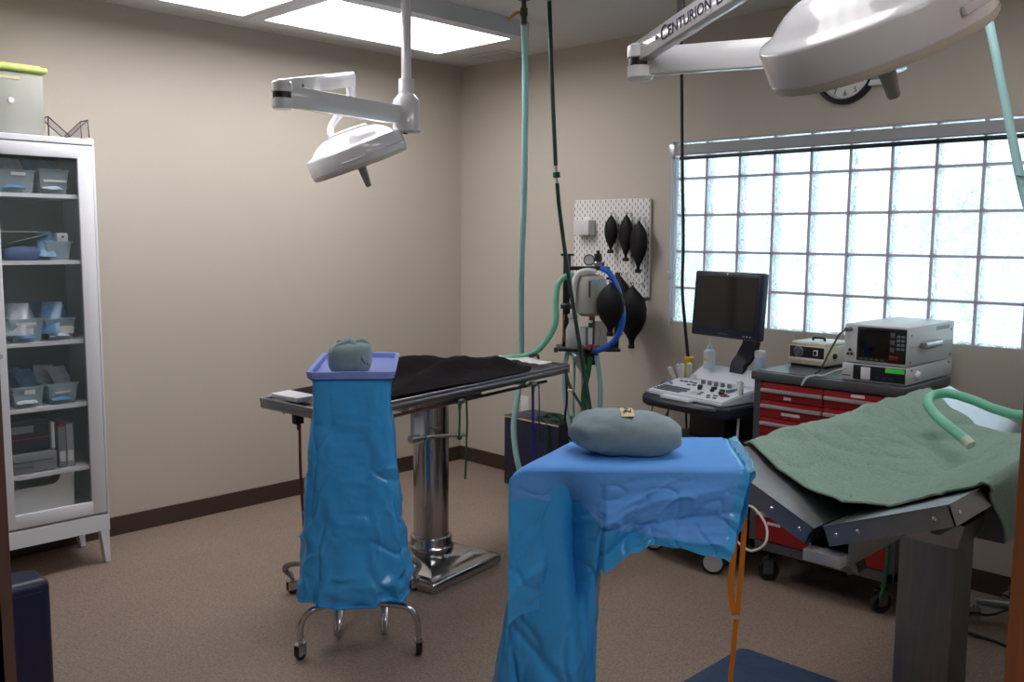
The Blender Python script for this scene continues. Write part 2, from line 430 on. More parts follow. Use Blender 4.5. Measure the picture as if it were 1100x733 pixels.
# ------------------------------------------------------------------ surgical lights
def lamp_head(parent, c, down, R=.24, yoke=None, grip=True, spin=None, spin2=False):
    """dish with its lens facing along 'down', centre of the rim plane at c (world)"""
    dn = V(down).normalized(); zax = -dn
    xax = (V(spin or (.71,.70,0)) - zax*V(spin or (.71,.70,0)).dot(zax)).normalized(); yax = zax.cross(xax)
    M = Matrix(((xax.x,yax.x,zax.x,c[0]),(xax.y,yax.y,zax.y,c[1]),(xax.z,yax.z,zax.z,c[2]),(0,0,0,1)))
    s = R/.24
    body = [(.228,0),(.238,.004),(.240,.010),(.240,.078),(.2385,.083),(.234,.087),(.214,.094),(.204,.100),(.188,.116),(.166,.133),(.140,.146),(.112,.153),(.075,.157),(0,.158)]
    link('housing', lathe([(r*s, z*s) for r, z in body], M=M, seg=72), LAMPW, parent, world=True, angle=50)
    bez = [(.0,.004),(.188,.004),(.198,-.008),(.222,-.016),(.232,-.014),(.2375,-.006),(.2375,.004),(.228,.008)]
    link('bezel', lathe([(r*s, z*s) for r, z in bez], M=M, seg=72), LAMPC, parent, world=True)
    link('lens', lathe([(0,-.004*s),(.17*s,-.003*s),(.194*s,.0035*s)], M=M, seg=48), clear_plastic('lens_clear',(200,205,210),.5,.1) if 'lens_clear' not in MATS else MATS['lens_clear'], parent, world=True)
    if grip:
        link('sterile_handle', lathe([(.034*s,0),(.03*s,-.014*s),(.02*s,-.03*s),(.018*s,-.07*s),(.0145*s,-.115*s),(.011*s,-.12*s),(0,-.12*s)], M=M, seg=24), LAMPG, parent, world=True)
    top = lathe([(0,.171*s),(.085*s,.169*s),(.1*s,.163*s),(.1*s,.145*s)], M=M, seg=40, sy=.55)
    link('top_cover', top, LAMPW, parent, world=True)
    for a in (302, 122):
        bm = B(); MM = M @ Rot(a,'Z')
        add_box(bm, .236*s,.25*s,-.05*s,.05*s,.03*s,.05*s, bev=.006*s, M=MM); link('rim_grip', bm, LAMPW, parent, world=True)
    if not spin2: return M
    lb = B(); add_tube(lb, [M @ V((.243*s*math.cos(math.radians(q)), .243*s*math.sin(math.radians(q)), .030*s)) for q in range(262,352,6)], .0045, seg=8, smooth=0); link('rim_ledge', lb, LAMPW, parent, world=True)
    return M
def bar(p, q, w, h, bev=.006):
    """rectangular arm from p to q"""
    p, q = V(p), V(q); L = (q-p).length; t = (q-p).normalized(); s = V((0,0,1)).cross(t).normalized(); u = t.cross(s)
    M = Matrix(((t.x,s.x,u.x,p.x),(t.y,s.y,u.y,p.y),(t.z,s.z,u.z,p.z),(0,0,0,1)))
    return box(0, L, -w/2, w/2, -h/2, h/2, bev=bev, M=M), M
# left lamp, over the far table
def make_lamp(label, px, py, ztop, hub_z, elbow, el2, drop, head_c, head_dn, lettering=False, spin=None, R=.24, arm2_end=None):
    t = thing('surgical_light', label, 'surgical light', (px, py, H))
    link('ceiling_plate', lathe([(0,0),(.09,0),(.09,-.02),(.03,-.035),(.028,-.05)], c=(px,py,H-.0005)), LAMPW, t, world=True)
    link('pole', cyl((px,py,(H+hub_z+.05)/2-.0), .024, H-hub_z-.05), LAMPW, t, world=True)
    hb = B(); add_lathe(hb, [(0,.17),(.036,.17),(.038,.165),(.038,.1),(.062,.075),(.066,.06),(.066,-.07),(.058,-.075),(0,-.075)], c=(px,py,hub_z), seg=32)
    hub = link('hub', hb, LAMPW, t, world=True)
    sc = B(); add_cyl(sc, (px-.01,py-.0,hub_z-.078), .012, .006); link('screw', sc, BLACK, hub, world=True)
    e = V(elbow); d = (e-V((px,py,hub_z))).normalized()
    bm, M = bar(V((px,py,hub_z))+d*.05, e, .045, .085)
    link('horizontal_arm', bm, LAMPW, t, world=True)
    k = B(); add_lathe(k, [(0,-.055),(.036,-.055),(.042,-.048),(.042,-.014),(.034,-.012),(.034,.012),(.042,.014),(.042,.048),(.036,.055),(0,.055)], c=tuple(e+V((0,0,.0))), seg=28)
    el = link('elbow', k, LAMPW, t, world=True)
    rg = B(); add_cyl(rg, tuple(e), .037, .022, seg=24); link('elbow_ring', rg, BLACK, el, world=True)
    a = e + V((0,0,.03)); b = V(el2)
    bm, M = bar(a, b, .042, .068)
    arm = link('spring_arm', bm, LAMPW, t, world=True)
    sc = B(); L = (b-a).length
    for x in (.145,):
        add_cyl(sc, (x, -.022, 0), .006, .004, axis='Y', M=M)
    link('screw', sc, BLACK, arm, world=True)
    if lettering:
        tb = text_bm('C', .062, shear=.0); MM = M @ Tr(.19, -.0222, -.002) @ Rot(90,'X'); 
        tb.transform(MM); tb2 = text_bm('ENTURION', .048); tb2.transform(M @ Tr(.335, -.0222, -.004) @ Rot(90,'X')); merge(tb, tb2)
        tb3 = text_bm('E', .062); tb3.transform(M @ Tr(.492, -.0222, -.002) @ Rot(90,'X')); merge(tb, tb3)
        tb4 = text_bm('XCEL', .048); tb4.transform(M @ Tr(.560, -.0222, -.004) @ Rot(90,'X')); merge(tb, tb4)
        link('lettering', tb, INK, arm, world=True, smooth=False)
    # yoke block and curved drop tube
    yb = B(); add_cyl(yb, (b.x, b.y, b.z-.04), .022, .12); link('yoke_joint', yb, LAMPW, t, world=True)
    M = lamp_head(t, head_c, head_dn, R=R, spin=spin, spin2=not lettering)
    topc = M @ V(drop[-1])
    pts = [V((b.x,b.y,b.z-.09))] + [V(x) for x in drop[:-1]] + [topc]
    link('yoke_tube', tube(pts, .017, seg=16), LAMPW, t, world=True)
    return t
make_lamp('white ceiling-hung surgical light over the far exam table, dish tilted beside the wall', 1.372, -1.592, H, 2.147,
          (1.482,-2.325,2.15), (1.143,-1.742,2.325), [(1.155,-1.72,2.21),(1.105,-1.776,2.165),(1.096,-1.824,2.10),(-.085,0,.155)],
          (1.213,-1.746,1.93), (.13,.35,-.93), R=.235)
make_lamp('large white surgical light at the upper right with dark blue lettering on its arm', 3.675, -1.71, H, 2.14,
          (3.002,-1.959,2.14), (3.70,-2.30,2.26), [(3.74,-2.30,2.30),(3.84,-2.33,2.29),(-.05,0,.155)],
          (3.965,-2.403,1.994), (.14,.44,-.89), lettering=True, R=.235)

# ------------------------------------------------------------------ wall things
t = thing('wall_clock', 'round black-rimmed white wall clock half hidden by the large surgical light', 'clock', (2.76,0,2.24))
cx, cz = 2.765, 2.39
M = Tr(cx,0,cz) @ Rot(90,'X')
link('rim', lathe([(.128,.002),(.128,.030),(.134,.038),(.144,.036),(.152,.024),(.152,.002)], M=M, seg=64), BLACK, t, world=True)
link('dial', lathe([(0,.006),(.13,.006),(.13,.002)], M=M, seg=64), mat('dial_white', (232,232,228), .5), t, world=True)
nb = B()
for n in range(1, 13):
    a = math.radians(90-30*n); tb = text_bm(str(n), .036); merge(nb, tb, M @ Tr(.1*math.cos(a), .1*math.sin(a), .008))
for n in range(60):
    a = math.radians(6*n); add_box(nb, .118,.124 if n%5 else .126,-.0008,.0008,.006,.0085, M=M @ Rot(6*n,'Z'))
link('numerals', nb, BLACK, t, world=True, smooth=False)
for nm, L, w, a in (('hour_hand', .06, .006, 60), ('minute_hand', .09, .004, 150)):
    link(nm, box(-.015, L, -w/2, w/2, .011, .0125, M=M @ Rot(a,'Z')), BLACK, t, world=True)
t = thing('wall_sensor', 'small white plastic box on the wall just right of the clock', 'sensor', (2.93,0,2.31))
link('housing', box(2.86,2.985,-.035,0,2.31,2.385,bev=.008), WHITEP, t, world=True)
link('grille', box(2.90,2.945,-.038,-.034,2.335,2.36,bev=.002), GREYB, t, world=True)
t = thing('wall_outlet', 'white electrical outlet plate on the back wall above the dark blue cabinet', 'outlet', (.634,0,.43))
link('cover_plate', box(.598,.670,-.006,0,.42,.54,bev=.003), WHITEP, t, world=True)
for z in (.455,.505): link('socket', box(.619,.649,-.0085,-.005,z-.015,z+.015,bev=.003), LABELW, t, world=True)

PX0, PX1, PZ0, PZ1 = 1.062, 1.637, 1.245, 1.817
t = thing('pegboard', 'white slotted pegboard on the back wall left of the window', 'pegboard', (1.35,0,PZ0))
link('board', box(PX0,PX1,-.024,-.008,PZ0,PZ1,bev=.003), PEG, t, world=True, smooth=False)
for x in (PX0+.06, PX1-.06):
    for z in (PZ0+.06, PZ1-.06):
        link('spacer', cyl((x,-.004,z), .012, .008, axis='Y'), WHITEP, t, world=True)
t = thing('pegboard_bin', 'small white box holder clipped on the left of the pegboard', 'holder', (1.19,-.05,1.60))
bm = B(); add_box(bm, 1.115,1.235,-.09,-.026,1.605,1.695,bev=.004); link('shell', bm, mat('holder_white',(205,204,204),.45), t, world=True)
link('hook_tab', box(1.15,1.20,-.03,-.02,1.69,1.715,bev=.002), WHITEP, t, world=True)

def resbag(label, x, y, z0, z1, w, dpt=.055, rot=0, parent=None, group='black breathing bags on the pegboard', lean=0):
    """black rubber breathing bag hanging by a loop, neck down"""
    Hh = z1-z0
    if parent is None: t = thing('breathing_bag', label, 'breathing bag', (x,y,z0), group=group)
    else: t = parent
    prof = [(.0,.012),(.02,.016),(.09,.018),(.12,.02),(.18,.034),(.30,.072),(.45,.097),(.60,.1),(.74,.085),(.84,.05),(.90,.022),(.94,.008)]
    bm = B(); rings = []; seg = 28
    for f, rr in prof:
        ww = rr/.1*w/2; dd = min(ww, rr/.1*dpt/2 + .004)
        ring = []
        for k in range(seg):
            a = 2*PI*k/seg; j = 1+.05*nz(math.cos(a)*2+x*9, math.sin(a)*2, f*5)
            ring.append(bm.verts.new((x+lean*f*Hh+ww*math.cos(a)*j, y+dd*math.sin(a)*j, z0+f*Hh)))
        rings.append(ring)
    for a, b in zip(rings, rings[1:]):
        for k in range(seg): bm.faces.new((a[k],a[(k+1)%seg],b[(k+1)%seg],b[k]))
    bm.faces.new(rings[0][::-1]); bm.faces.new(rings[-1])
    body = link('bag_body', bm, BAGM, t, world=True, angle=60)
    link('neck', lathe([(.017,-.002),(.019,0),(.019,.018),(.016,.02)], c=(x,y,z0), seg=20), RUBBER, t, world=True)
    xx = x+lean*Hh
    link('loop', tube([(xx,y,z0+Hh*.93),(xx-.006,y,z0+Hh*.97),(xx-.006,y-.0,z0+Hh*.99),(xx,y,z1),(xx+.006,y,z0+Hh*.99),(xx+.006,y,z0+Hh*.97),(xx,y,z0+Hh*.935)], .002, seg=6, smooth=4), RUBBER, t, world=True)
    return t
def hook(x, z):
    h = B(); add_tube(h, [(x,-.020,z+.004),(x,-.05,z),(x,-.066,z-.004),(x,-.072,z+.006)], .002, seg=6, smooth=4); add_box(h, x-.006,x+.006,-.028,-.024,z-.02,z+.012)
    tag(link('peg_hook', h, ALU), 'metal peg hook holding the breathing bag '+HL[0], 'hook', 'hooks on the pegboard'); HL.pop(0)
HL = ['nearest the white holder', 'in the middle of the upper row', 'at the right end of the upper row', 'left of the lower pair', 'right of the lower pair']
for lab, x, z0, z1, w in (('smallest black breathing bag, upper row nearest the white holder', 1.387, 1.50, 1.735, .088),
                          ('black breathing bag in the middle of the upper row on the pegboard', 1.500, 1.455, 1.74, .093),
                          ('black breathing bag at the right end of the upper row on the pegboard', 1.597, 1.39, 1.705, .118)):
    resbag(lab, x, -.065 if x < 1.55 else -.072, z0, z1, w); hook(x, z1-.01)
for lab, x, z0, z1, w, dp in (('large black breathing bag of the lower row, behind the blue hose', 1.475, 1.02, 1.385, .16, .10),
                          ('largest black breathing bag, bottom right corner of the pegboard', 1.60, .955, 1.335, .19, .12)):
    resbag(lab, x, -.078 if x < 1.5 else -.125, z0, z1, w, dpt=dp); hook(x, z1-.01)

# ------------------------------------------------------------------ glass-door cabinet
cab = thing('display_cabinet', 'tall white glass-door cabinet against the left wall', 'cabinet', (.21,-3.14,0))
CY0, CY1, CX = -3.62, -2.655, .4
bm = B()
add_box(bm, .02, CX-.022, CY1-.02, CY1, .14, 2.03); add_box(bm, .02, CX-.022, CY0, CY0+.02, .14, 2.03)
add_box(bm, .015, .024, CY0+.02, CY1-.02, .16, 2.01)
add_box(bm, .02, CX, CY0, CY1, 1.995, 2.022, bev=.003); add_box(bm, .02, CX-.022, CY0+.02, CY1-.02, .255, .285)
add_box(bm, .02, CX-.001, CY0, CY1, .165, .245, bev=.002)
link('body', bm, WHITE, cab, world=True, smooth=False)
link('back_panel', box(.025,.028,CY0+.02,CY1-.02,.28,1.99), mat('cabinet_back', (150,152,150), .6), cab, world=True)
SZ = [1.767, 1.466, 1.096, .796, .49]
for z in SZ: link('shelf', box(.029,CX-.03,CY0+.021,CY1-.021,z-.018,z), WHITE, cab, world=True)
for (y0, y1) in ((-3.137, CY1+.0), (CY0, -3.141)):
    bm = B(); xf0, xf1 = CX-.021, CX
    s0, s1 = y0+.0, y1-.012 if y1 > -3 else y1
    if y0 < -3.5: s0 = y0+.012
    add_box(bm, xf0,xf1,s0,s0+.066,.255,1.99,bev=.003); add_box(bm, xf0,xf1,s1-.066,s1,.255,1.99,bev=.003)
    add_box(bm, xf0,xf1,s0+.062,s1-.062,.255,.318,bev=.003); add_box(bm, xf0,xf1,s0+.062,s1-.062,1.93,1.99,bev=.003)
    dr = link('door', bm, WHITE, cab, world=True)
    link('glass_pane', box(xf0+.008,xf0+.011,s0+.062,s1-.062,.314,1.934), CABGLASS, dr, world=True)
    kn = cyl((CX+.012, (s0+.03 if y0 > -3.2 else s1-.03), 1.05), .012, .024, axis='X'); link('knob', kn, ALU, dr, world=True)
for y0, y1 in ((CY1-.0115, CY1), (CY0, CY0+.0115)): link('face_trim', box(CX-.021, CX, y0, y1, .246, 1.994, bev=.002), WHITE, cab, world=True)
for x, y in ((CX-.045, CY1-.045), (.04, CY1-.045), (CX-.045, CY0+.005), (.04, CY0+.005)):
    bm = B(); v = add_box(bm, x, x+.042, y, y+.042, .006, .17)
    for q in v:
        if q.co.z < .1:
            q.co.y = (y+.042 if q.co.y > y+.02 else y+.02) if y > -3 else (y if q.co.y < y+.02 else y+.022)
    l = link('leg', bm, WHITE, cab, world=True, smooth=False)
    link('foot_pad', cyl((x+.021, y+(.031 if y > -3 else .011), .003), .009, .006), RUBBER, l, world=True)

def tub(name, label, x, y0, y1, z, h, dx=.26, m=None, grp='clear plastic bins in the cabinet', tap=.012, lab=None):
    """open tapered tub, front at x"""
    t = thing(name, label, 'bin', (x-dx/2,(y0+y1)/2,z), group=grp)
    bm = B(); xa, xb = x-dx, x
    def ring(f, ins=0):
        k = tap*(1-f)+ins
        return [bm.verts.new(p) for p in ((xa+k,y0+k,z+.001+f*h),(xb-k,y0+k,z+.001+f*h),(xb-k,y1-k,z+.001+f*h),(xa+k,y1-k,z+.001+f*h))]
    a = ring(0); b = ring(1); c = ring(1,.003); d = ring(.04,.003)
    bm.faces.new(a[::-1]); bm.faces.new(d)
    for p, q in ((a,b),(b,c),(c,d)):
        for k in range(4): bm.faces.new((p[k],p[(k+1)%4],q[(k+1)%4],q[k]))
    link('tub', bm, m or BIN, t, world=True, smooth=False)
    rb = B()
    for p in ((xa-.004,xa+.004,y0-.004,y1+.004),(xb-.004,xb+.004,y0-.004,y1+.004),(xa,xb,y0-.004,y0+.004),(xa,xb,y1-.004,y1+.004)):
        add_box(rb, *p, z+h-.004, z+h+.002)
    link('rim', rb, m or BIN, t, world=True)
    if lab:
        for (ya, yb, za, zb) in lab:
            link('label', box(x-.003, x+.0015, ya, yb, za, zb), LABELW, t, world=True)
    return t
def pouch(label, c, L, W, tilt, yaw, m, grp, roll=0):
    """flat sealed packet with puffed middle"""
    M = Tr(*c) @ Rot(yaw,'Z') @ Rot(tilt,'X') @ Rot(roll,'Y')
    def f(u, v):
        e = (math.sin(PI*u)*math.sin(PI*v))**.5 if 0 < u < 1 and 0 < v < 1 else 0
        return M @ V(((u-.5)*W, (v-.5)*L, .010*e + .004*nz(u*3+c[1]*7, v*4, c[2]*9)))
    def g(u, v):
        e = (math.sin(PI*u)*math.sin(PI*v))**.5 if 0 < u < 1 and 0 < v < 1 else 0
        return M @ V(((u-.5)*W, (v-.5)*L, -.008*e - .001 + .004*nz(u*3+c[1]*7, v*4, c[2]*9)))
    bm = grid(9, 11, f); merge(bm, grid(9, 11, g))
    tag(link('instrument_pouch', bm, m), label, 'pouch', grp)
shx = .345
# bins : y0,y1,shelf index
tub('clear_bin', 'clear bin with packets, left on the top cabinet shelf', shx, -3.055, -2.90, SZ[0], .10, lab=[(-3.00,-2.94,SZ[0]+.078,SZ[0]+.092)])
tub('clear_bin', 'clear bin with white strip label, right on the top cabinet shelf', shx, -2.885, -2.755, SZ[0], .11, lab=[(-2.865,-2.765,SZ[0]+.055,SZ[0]+.065)])
tub('clear_bin', 'clear bin overflowing with blue pouches, left of the third shelf', shx, -3.035, -2.895, SZ[2], .105, lab=[(-3.01,-2.925,SZ[2]+.078,SZ[2]+.09),(-2.985,-2.94,SZ[2]+.035,SZ[2]+.062)])
tub('clear_bin', 'clear bin with wide paper label, right of the third shelf', shx, -2.885, -2.755, SZ[2], .10, lab=[(-2.85,-2.765,SZ[2]+.03,SZ[2]+.065)])
tub('clear_bin', 'clear bin on the fourth shelf, at the left by the door jamb', shx, -3.19, -3.055, SZ[3], .095)
tub('clear_bin', 'clear bin in the middle of the fourth shelf', shx, -3.04, -2.905, SZ[3], .095, lab=[(-2.99,-2.945,SZ[3]+.062,SZ[3]+.082)])
tub('clear_bin', 'clear bin at the right end of the fourth shelf', shx, -2.89, -2.755, SZ[3], .095, lab=[(-2.86,-2.79,SZ[3]+.05,SZ[3]+.06)])
PN = {0:'top',2:'third',3:'fourth'}
BY = {0:((-2.978,'left'),(-2.82,'right')), 2:((-2.965,'left'),(-2.82,'right')), 3:((-3.12,'far left'),(-2.972,'middle'),(-2.822,'right'))}
desc = ['leaning forward over the rim','standing upright at the back','lying across the middle','slanting to the right','tucked down low at the front','angled against the left side']
for si, lst in BY.items():
    for bi, (yy, wh) in enumerate(lst):
        for k in range(6 if si == 2 else 5):
            zz = SZ[si] + (.03, .09, .06, .095, .04, .105)[k]
            if zz > SZ[si]+.1 and si == 3: zz = SZ[si]+.08
            pouch('%s pouch %s, %s bin of the %s shelf' % (('blue','pale')[(k+bi)%2], desc[k], wh, PN[si]),
                  (.17+.028*k+(.0 if k != 1 else -.02), yy+(.012,-.03,.02,.028,-.005,-.032)[k], zz), .17, .085, (20,62,10,50,12,55)[k], (90,70,120,100,85,60)[k],
                  (POUCH, POUCHW)[(k+bi)%2], 'instrument pouches in the cabinet bins')
# top shelf: blue bundle behind
def bundle(name, label, cat, c, sx, sy, sz, m, seedv=0, rot=0, power=2.6, amp=.06, flat=.15, group=None, wr=9):
    t = None
    def f(u, v):
        a = 2*PI*u; b = -PI/2 + PI*v
        cu, su, cv, sv = math.cos(a), math.sin(a), math.cos(b), math.sin(b)
        pw = lambda q: math.copysign(abs(q)**(2/power), q)
        p = V((pw(cv)*pw(cu)*sx, pw(cv)*pw(su)*sy, pw(sv)*sz))
        n = 1 + amp*nz(p.x*wr+seedv, p.y*wr, p.z*wr) + amp*.5*nz(p.x*wr*3+seedv, p.y*wr*3, p.z*wr*3)
        n -= amp*.35*math.exp(-abs(nz(p.x*wr*.8+seedv+5, p.y*wr*.8, p.z*wr*.8))/.05)
        p *= n
        p.z = max(p.z, -sz*(1-flat))
        return Matrix.Rotation(rot,4,'Z') @ p + V(c) + V((0,0,sz*(1-flat)))
    bm = grid(44, 24, f, closeu=True)
    bmesh.ops.remove_doubles(bm, verts=bm.verts[:], dist=1e-5)
    if name is None: return bm
    return tag(link(name, bm, m, angle=80), label, cat, group)
bundle('folded_cloth', 'dark blue folded cloth at the back of the top cabinet shelf', 'cloth', (.10,-2.88,SZ[0]), .06,.17,.07, CLOTHN, 3)
bundle('surgical_wrap', 'rolled blue cloth bundle lying on the second cabinet shelf', 'cloth', (.28,-2.95,SZ[1]), .06,.085,.034, CLOTHB, 5)
bundle('surgical_wrap', 'blue cloth bundle at the left end of the second shelf, cut by the frame', 'cloth', (.28,-3.10,SZ[1]), .06,.055,.036, CLOTHB, 9)
t = tub('clear_bin', 'round-cornered clear tub with red dotted packet on the second shelf', .345, -2.865, -2.755, SZ[1], .085, dx=.15)
tag(link('packet', box(.27,.335,-2.815,-2.765,SZ[1]+.02,SZ[1]+.125,bev=.006), POUCHW), 'white packet with red dot in the clear tub of the second shelf', 'packet')
rd = B(); add_cyl(rd, (.337,-2.79,SZ[1]+.108), .006, .003, axis='X'); 
pk = bpy.data.objects[-1] if False else [o for o in C.objects if o.name.startswith('packet')][0]
link('red_dot', rd, RED, pk, world=True)
pouch('pale blue pouch spilling out of the round-cornered tub', (.30,-2.855,SZ[1]+.075), .15,.07, 50, 80, POUCH, 'instrument pouches in the cabinet bins')
pouch('long grey pouch leaning over the rolled blue cloth on the second shelf', (.25,-2.95,SZ[1]+.082), .24,.10, 14, -8, mat('pouch_grey',(120,134,142),.4,nscale=20,namt=.25), 'instrument pouches in the cabinet bins', roll=-8)
tag(link('clipboard', box(.20,.30,-3.14,-2.86,SZ[1]+.128,SZ[1]+.132, M=Matrix.Identity(4)), mat('paper_grey',(176,174,164),.7)), 'thin pale sheet lying on top of the heap on the second shelf', 'paper')
bpy.data.objects[-1] if False else None
# fifth shelf: cases and binders
t = thing('storage_case', 'dark blue case with a red stripe stacked on the grey case', 'case', (.2,-3.0,SZ[4]+.095))
link('shell', box(.06,.34,-3.15,-2.888,SZ[4]+.098,SZ[4]+.25,bev=.012), NAVYM, t, world=True)
link('stripe', box(.335,.3425,-3.14,-2.895,SZ[4]+.158,SZ[4]+.164), RED, t, world=True)
link('label', box(.335,.3418,-3.12,-2.96,SZ[4]+.19,SZ[4]+.222), GREYB, t, world=True)
t = thing('storage_case', 'grey flat case lying under the dark blue case on the fifth shelf', 'case', (.2,-3.0,SZ[4]))
link('shell', box(.06,.35,-3.16,-2.862,SZ[4]+.001,SZ[4]+.096,bev=.014), GREYB, t, world=True)
link('lid_seam', box(.345,.352,-3.14,-2.88,SZ[4]+.055,SZ[4]+.058), GASKET, t, world=True)
link('handle', box(.348,.356,-3.09,-2.97,SZ[4]+.028,SZ[4]+.046,bev=.003), mat('case_handle',(100,102,106),.5), t, world=True)
for i,(y0,y1,h,m,lb,z0) in enumerate(((-2.882,-2.866,.225,LABELW,'thin white binder standing beside the dark blue case',0),(-2.852,-2.818,.20,GREYB,'grey binder standing in the middle of the fifth shelf row',0),(-2.816,-2.782,.205,mat('binder_pale',(165,166,170),.5),'pale grey binder nearest the cabinet side',0))):
    if i == 0: z0 = .098
    t = thing('ring_binder', lb, 'binder', (.2,(y0+y1)/2,SZ[4]+z0), group='binders on the fifth shelf')
    link('cover', box(.10,.335,y0,y1,SZ[4]+z0+.001,SZ[4]+h,bev=.003), m, t, world=True)
    link('spine_label', box(.333,.3362,y0+.005,y1-.005,SZ[4]+z0+.03,SZ[4]+z0+.08), LABELW, t, world=True)
    if i == 1: link('red_tab', box(.30,.337,y0+.004,y1-.004,SZ[4]+h-.004,SZ[4]+h+.012), RED, t, world=True)
# bottom: white box with cut-out grip
t = thing('white_storage_box', 'white plastic box with a cut-out grip on the bottom of the cabinet', 'storage box', (.2,-2.98,.286))
bm = B(); y0, y1, z0, z1 = -3.17, -2.79, .287, .475
prof = [(y0+.015,z0),(y1-.015,z0),(y1,z1),(y1-.045,z1),(y1-.062,z1-.012),(y1-.075,z1-.042),(y1-.10,z1-.052),(y0+.12,z1-.052),(y0+.10,z1-.042),(y0+.085,z1-.012),(y0+.07,z1),(y0,z1)]
for x in (.345, .075):
    A = [bm.verts.new((x,y,z)) for y, z in prof]; Bv = [bm.verts.new((x-.004,y,z)) for y, z in prof]
    bm.faces.new(A); bm.faces.new(Bv[::-1])
    for k in range(len(A)): bm.faces.new((A[k],A[(k+1)%len(A)],Bv[(k+1)%len(A)],Bv[k]))
add_box(bm, .073,.343,y0+.004,y0+.012,z0,z1); add_box(bm, .073,.343,y1-.012,y1-.004,z0,z1); add_box(bm, .073,.343,y0+.012,y1-.012,z0,z0+.004)
link('tub', bm, mat('box_white',(214,214,212),.4), t, world=True, smooth=False)
# on top of the cabinet
t = thing('storage_tub', 'frosted plastic storage tub with lime green lid on top of the cabinet', 'storage box', (.2,-3.02,2.022))
bm = B(); y0, y1 = -3.30, -2.842
add_box(bm, .045,.35,y0,y1,2.0235,2.30,bev=.02); link('tub_body', bm, TUB, t, world=True)
bm = B(); add_box(bm, .03,.365,y0-.015,y1+.014,2.298,2.325,bev=.011,seg=3); add_box(bm, .05,.345,y0+.01,y1-.01,2.32,2.332,bev=.005); link('lid', bm, LIMEL, t, world=True)
link('latch', cyl((.352,-2.985,2.17), .013, .006, axis='X'), WHITEP, t, world=True)
link('tape_strip', box(.349,.3525,-3.06,-2.945,2.262,2.272), TAPE, t, world=True)
t = thing('wire_file_holder', 'black wire zigzag file holder on the right of the cabinet top', 'holder', (.25,-2.73,2.022))
wire = []
zz = [(-2.838,2.108),(-2.745,2.030),(-2.662,2.112)]
for x in (.36, .27): 
    wire.append([(x,-2.838,2.112),(x,-2.745,2.032),(x,-2.664,2.112),(x,-2.660,2.026)])
bm = B()
for w in wire: add_tube(bm, w, .003, seg=6, smooth=0)
for y, z in ((-2.838,2.112),(-2.745,2.032),(-2.664,2.112)): add_tube(bm, [(.27,y,z),(.36,y,z)], .0028, seg=6, smooth=0)
add_tube(bm, [(.27,-2.838,2.112),(.27,-2.838,2.026)], .0028, seg=6, smooth=0); add_tube(bm, [(.36,-2.838,2.112),(.36,-2.838,2.026)], .0028, seg=6, smooth=0)
link('wire_frame', bm, BLACK, t, world=True)
bm = B()
for (a, b) in (((-2.838,2.112),(-2.745,2.032)),((-2.745,2.032),(-2.664,2.112))):
    q = [bm.verts.new(p) for p in ((.27,a[0],a[1]),(.36,a[0],a[1]),(.36,b[0],b[1]),(.27,b[0],b[1]))]; bm.faces.new(q)
bmesh.ops.solidify(bm, geom=bm.faces[:], thickness=.001)
for x in (.271, .359):
    q = [bm.verts.new(p) for p in ((x,-2.745,2.032),(x,-2.662,2.026),(x,-2.664,2.112))]; bm.faces.new(q)
link('mesh_panel', bm, MESHG, t, world=True, smooth=False)
# navy ottoman at the left
t = thing('ottoman', 'dark navy vinyl padded block seat at the lower left by the door jamb', 'ottoman', (1.55,-3.7,0))
link('cushion', box(1.50,1.655,-4.05,-3.345,.03,.445,bev=.03,seg=5), NAVY, t, world=True)
link('seam', tube([(1.655,-4.02,.405),(1.656,-3.375,.405)], .003, seg=6, smooth=0), NAVY, t, world=True)
for y in (-3.40,-3.99): link('foot', cyl((1.58,y,.015), .02, .03), BLACK, t, world=True)
# ------------------------------------------------------------------ viewing frame used only to turn measured sight lines into world points
_F = V((-.69744778,.70805503,-.11056524)); _R = V((.71184261,.70230216,.00719518)); _U = _R.cross(_F); _C = V((4.8281,-4.3857,1.581))
def P(px, py, k): return _C + (_F + _R*((px-550)/990.602) - _U*((py-366.5)/990.602))*k

# ------------------------------------------------------------------ far exam table (top tilted slightly, far end up)
TA = math.radians(3.15)
tb = thing('exam_table', 'stainless steel pedestal exam table carrying the black towel', 'table', (1.535,-1.60,0), TA)
TT = Tr(0,0,.920) @ Matrix.Rotation(math.radians(1.915),4,'X') @ Tr(0,0,-.955)
def TP(bm): bm.transform(TT); return bm
bm = B(); add_box(bm, -.26,.26,-.75,.75,.908,.942, bev=.008)
for a in ((-.26,-.248,-.75,.75),(.248,.26,-.75,.75),(-.248,.248,-.75,-.738),(-.248,.248,.738,.75)): add_box(bm, *a, .938, .955, bev=.003)
link('tabletop', TP(bm), DSTEEL, tb)
for y in (-.35, .42):
    bm = B(); add_box(bm, -.21,.225,y-.02,y+.02,.889,.907); link('cross_brace', TP(bm), STEEL, tb)
for x in (.222,-.222):
    link('side_rail', TP(tube([(x,-.66,.880),(x,.60,.880)], .008, seg=10, smooth=0)), CHROME, tb)
for x, y in ((-.02,-.725),(.222,-.02),(.222,.50)):
    bm = B(); add_box(bm, x-.02,x+.013,y-.02,y+.02,.868,.892 if y > -.5 else .911,bev=.004); add_cyl(bm, (x,y,.858), .008, .03)
    link('tie_cleat', TP(bm), BLACK if y < -.5 else STEEL, tb)
bx, by = .015, .0
M0 = Tr(bx,by,0) @ Rot(6,'Z')
bm = B(); vs = add_box(bm, -.26,.235,-.26,.26,.0,.055, bev=.022, seg=4, M=M0)
link('base_plate', bm, POLISH, tb)
bm = B(); v = add_box(bm, -.20,.18,-.21,.21,.054,.10)
for q in v:
    if q.co.z > .09: q.co.x *= .55; q.co.y *= .55
    q.co = M0 @ q.co
link('base_cover', bm, POLISH, tb)
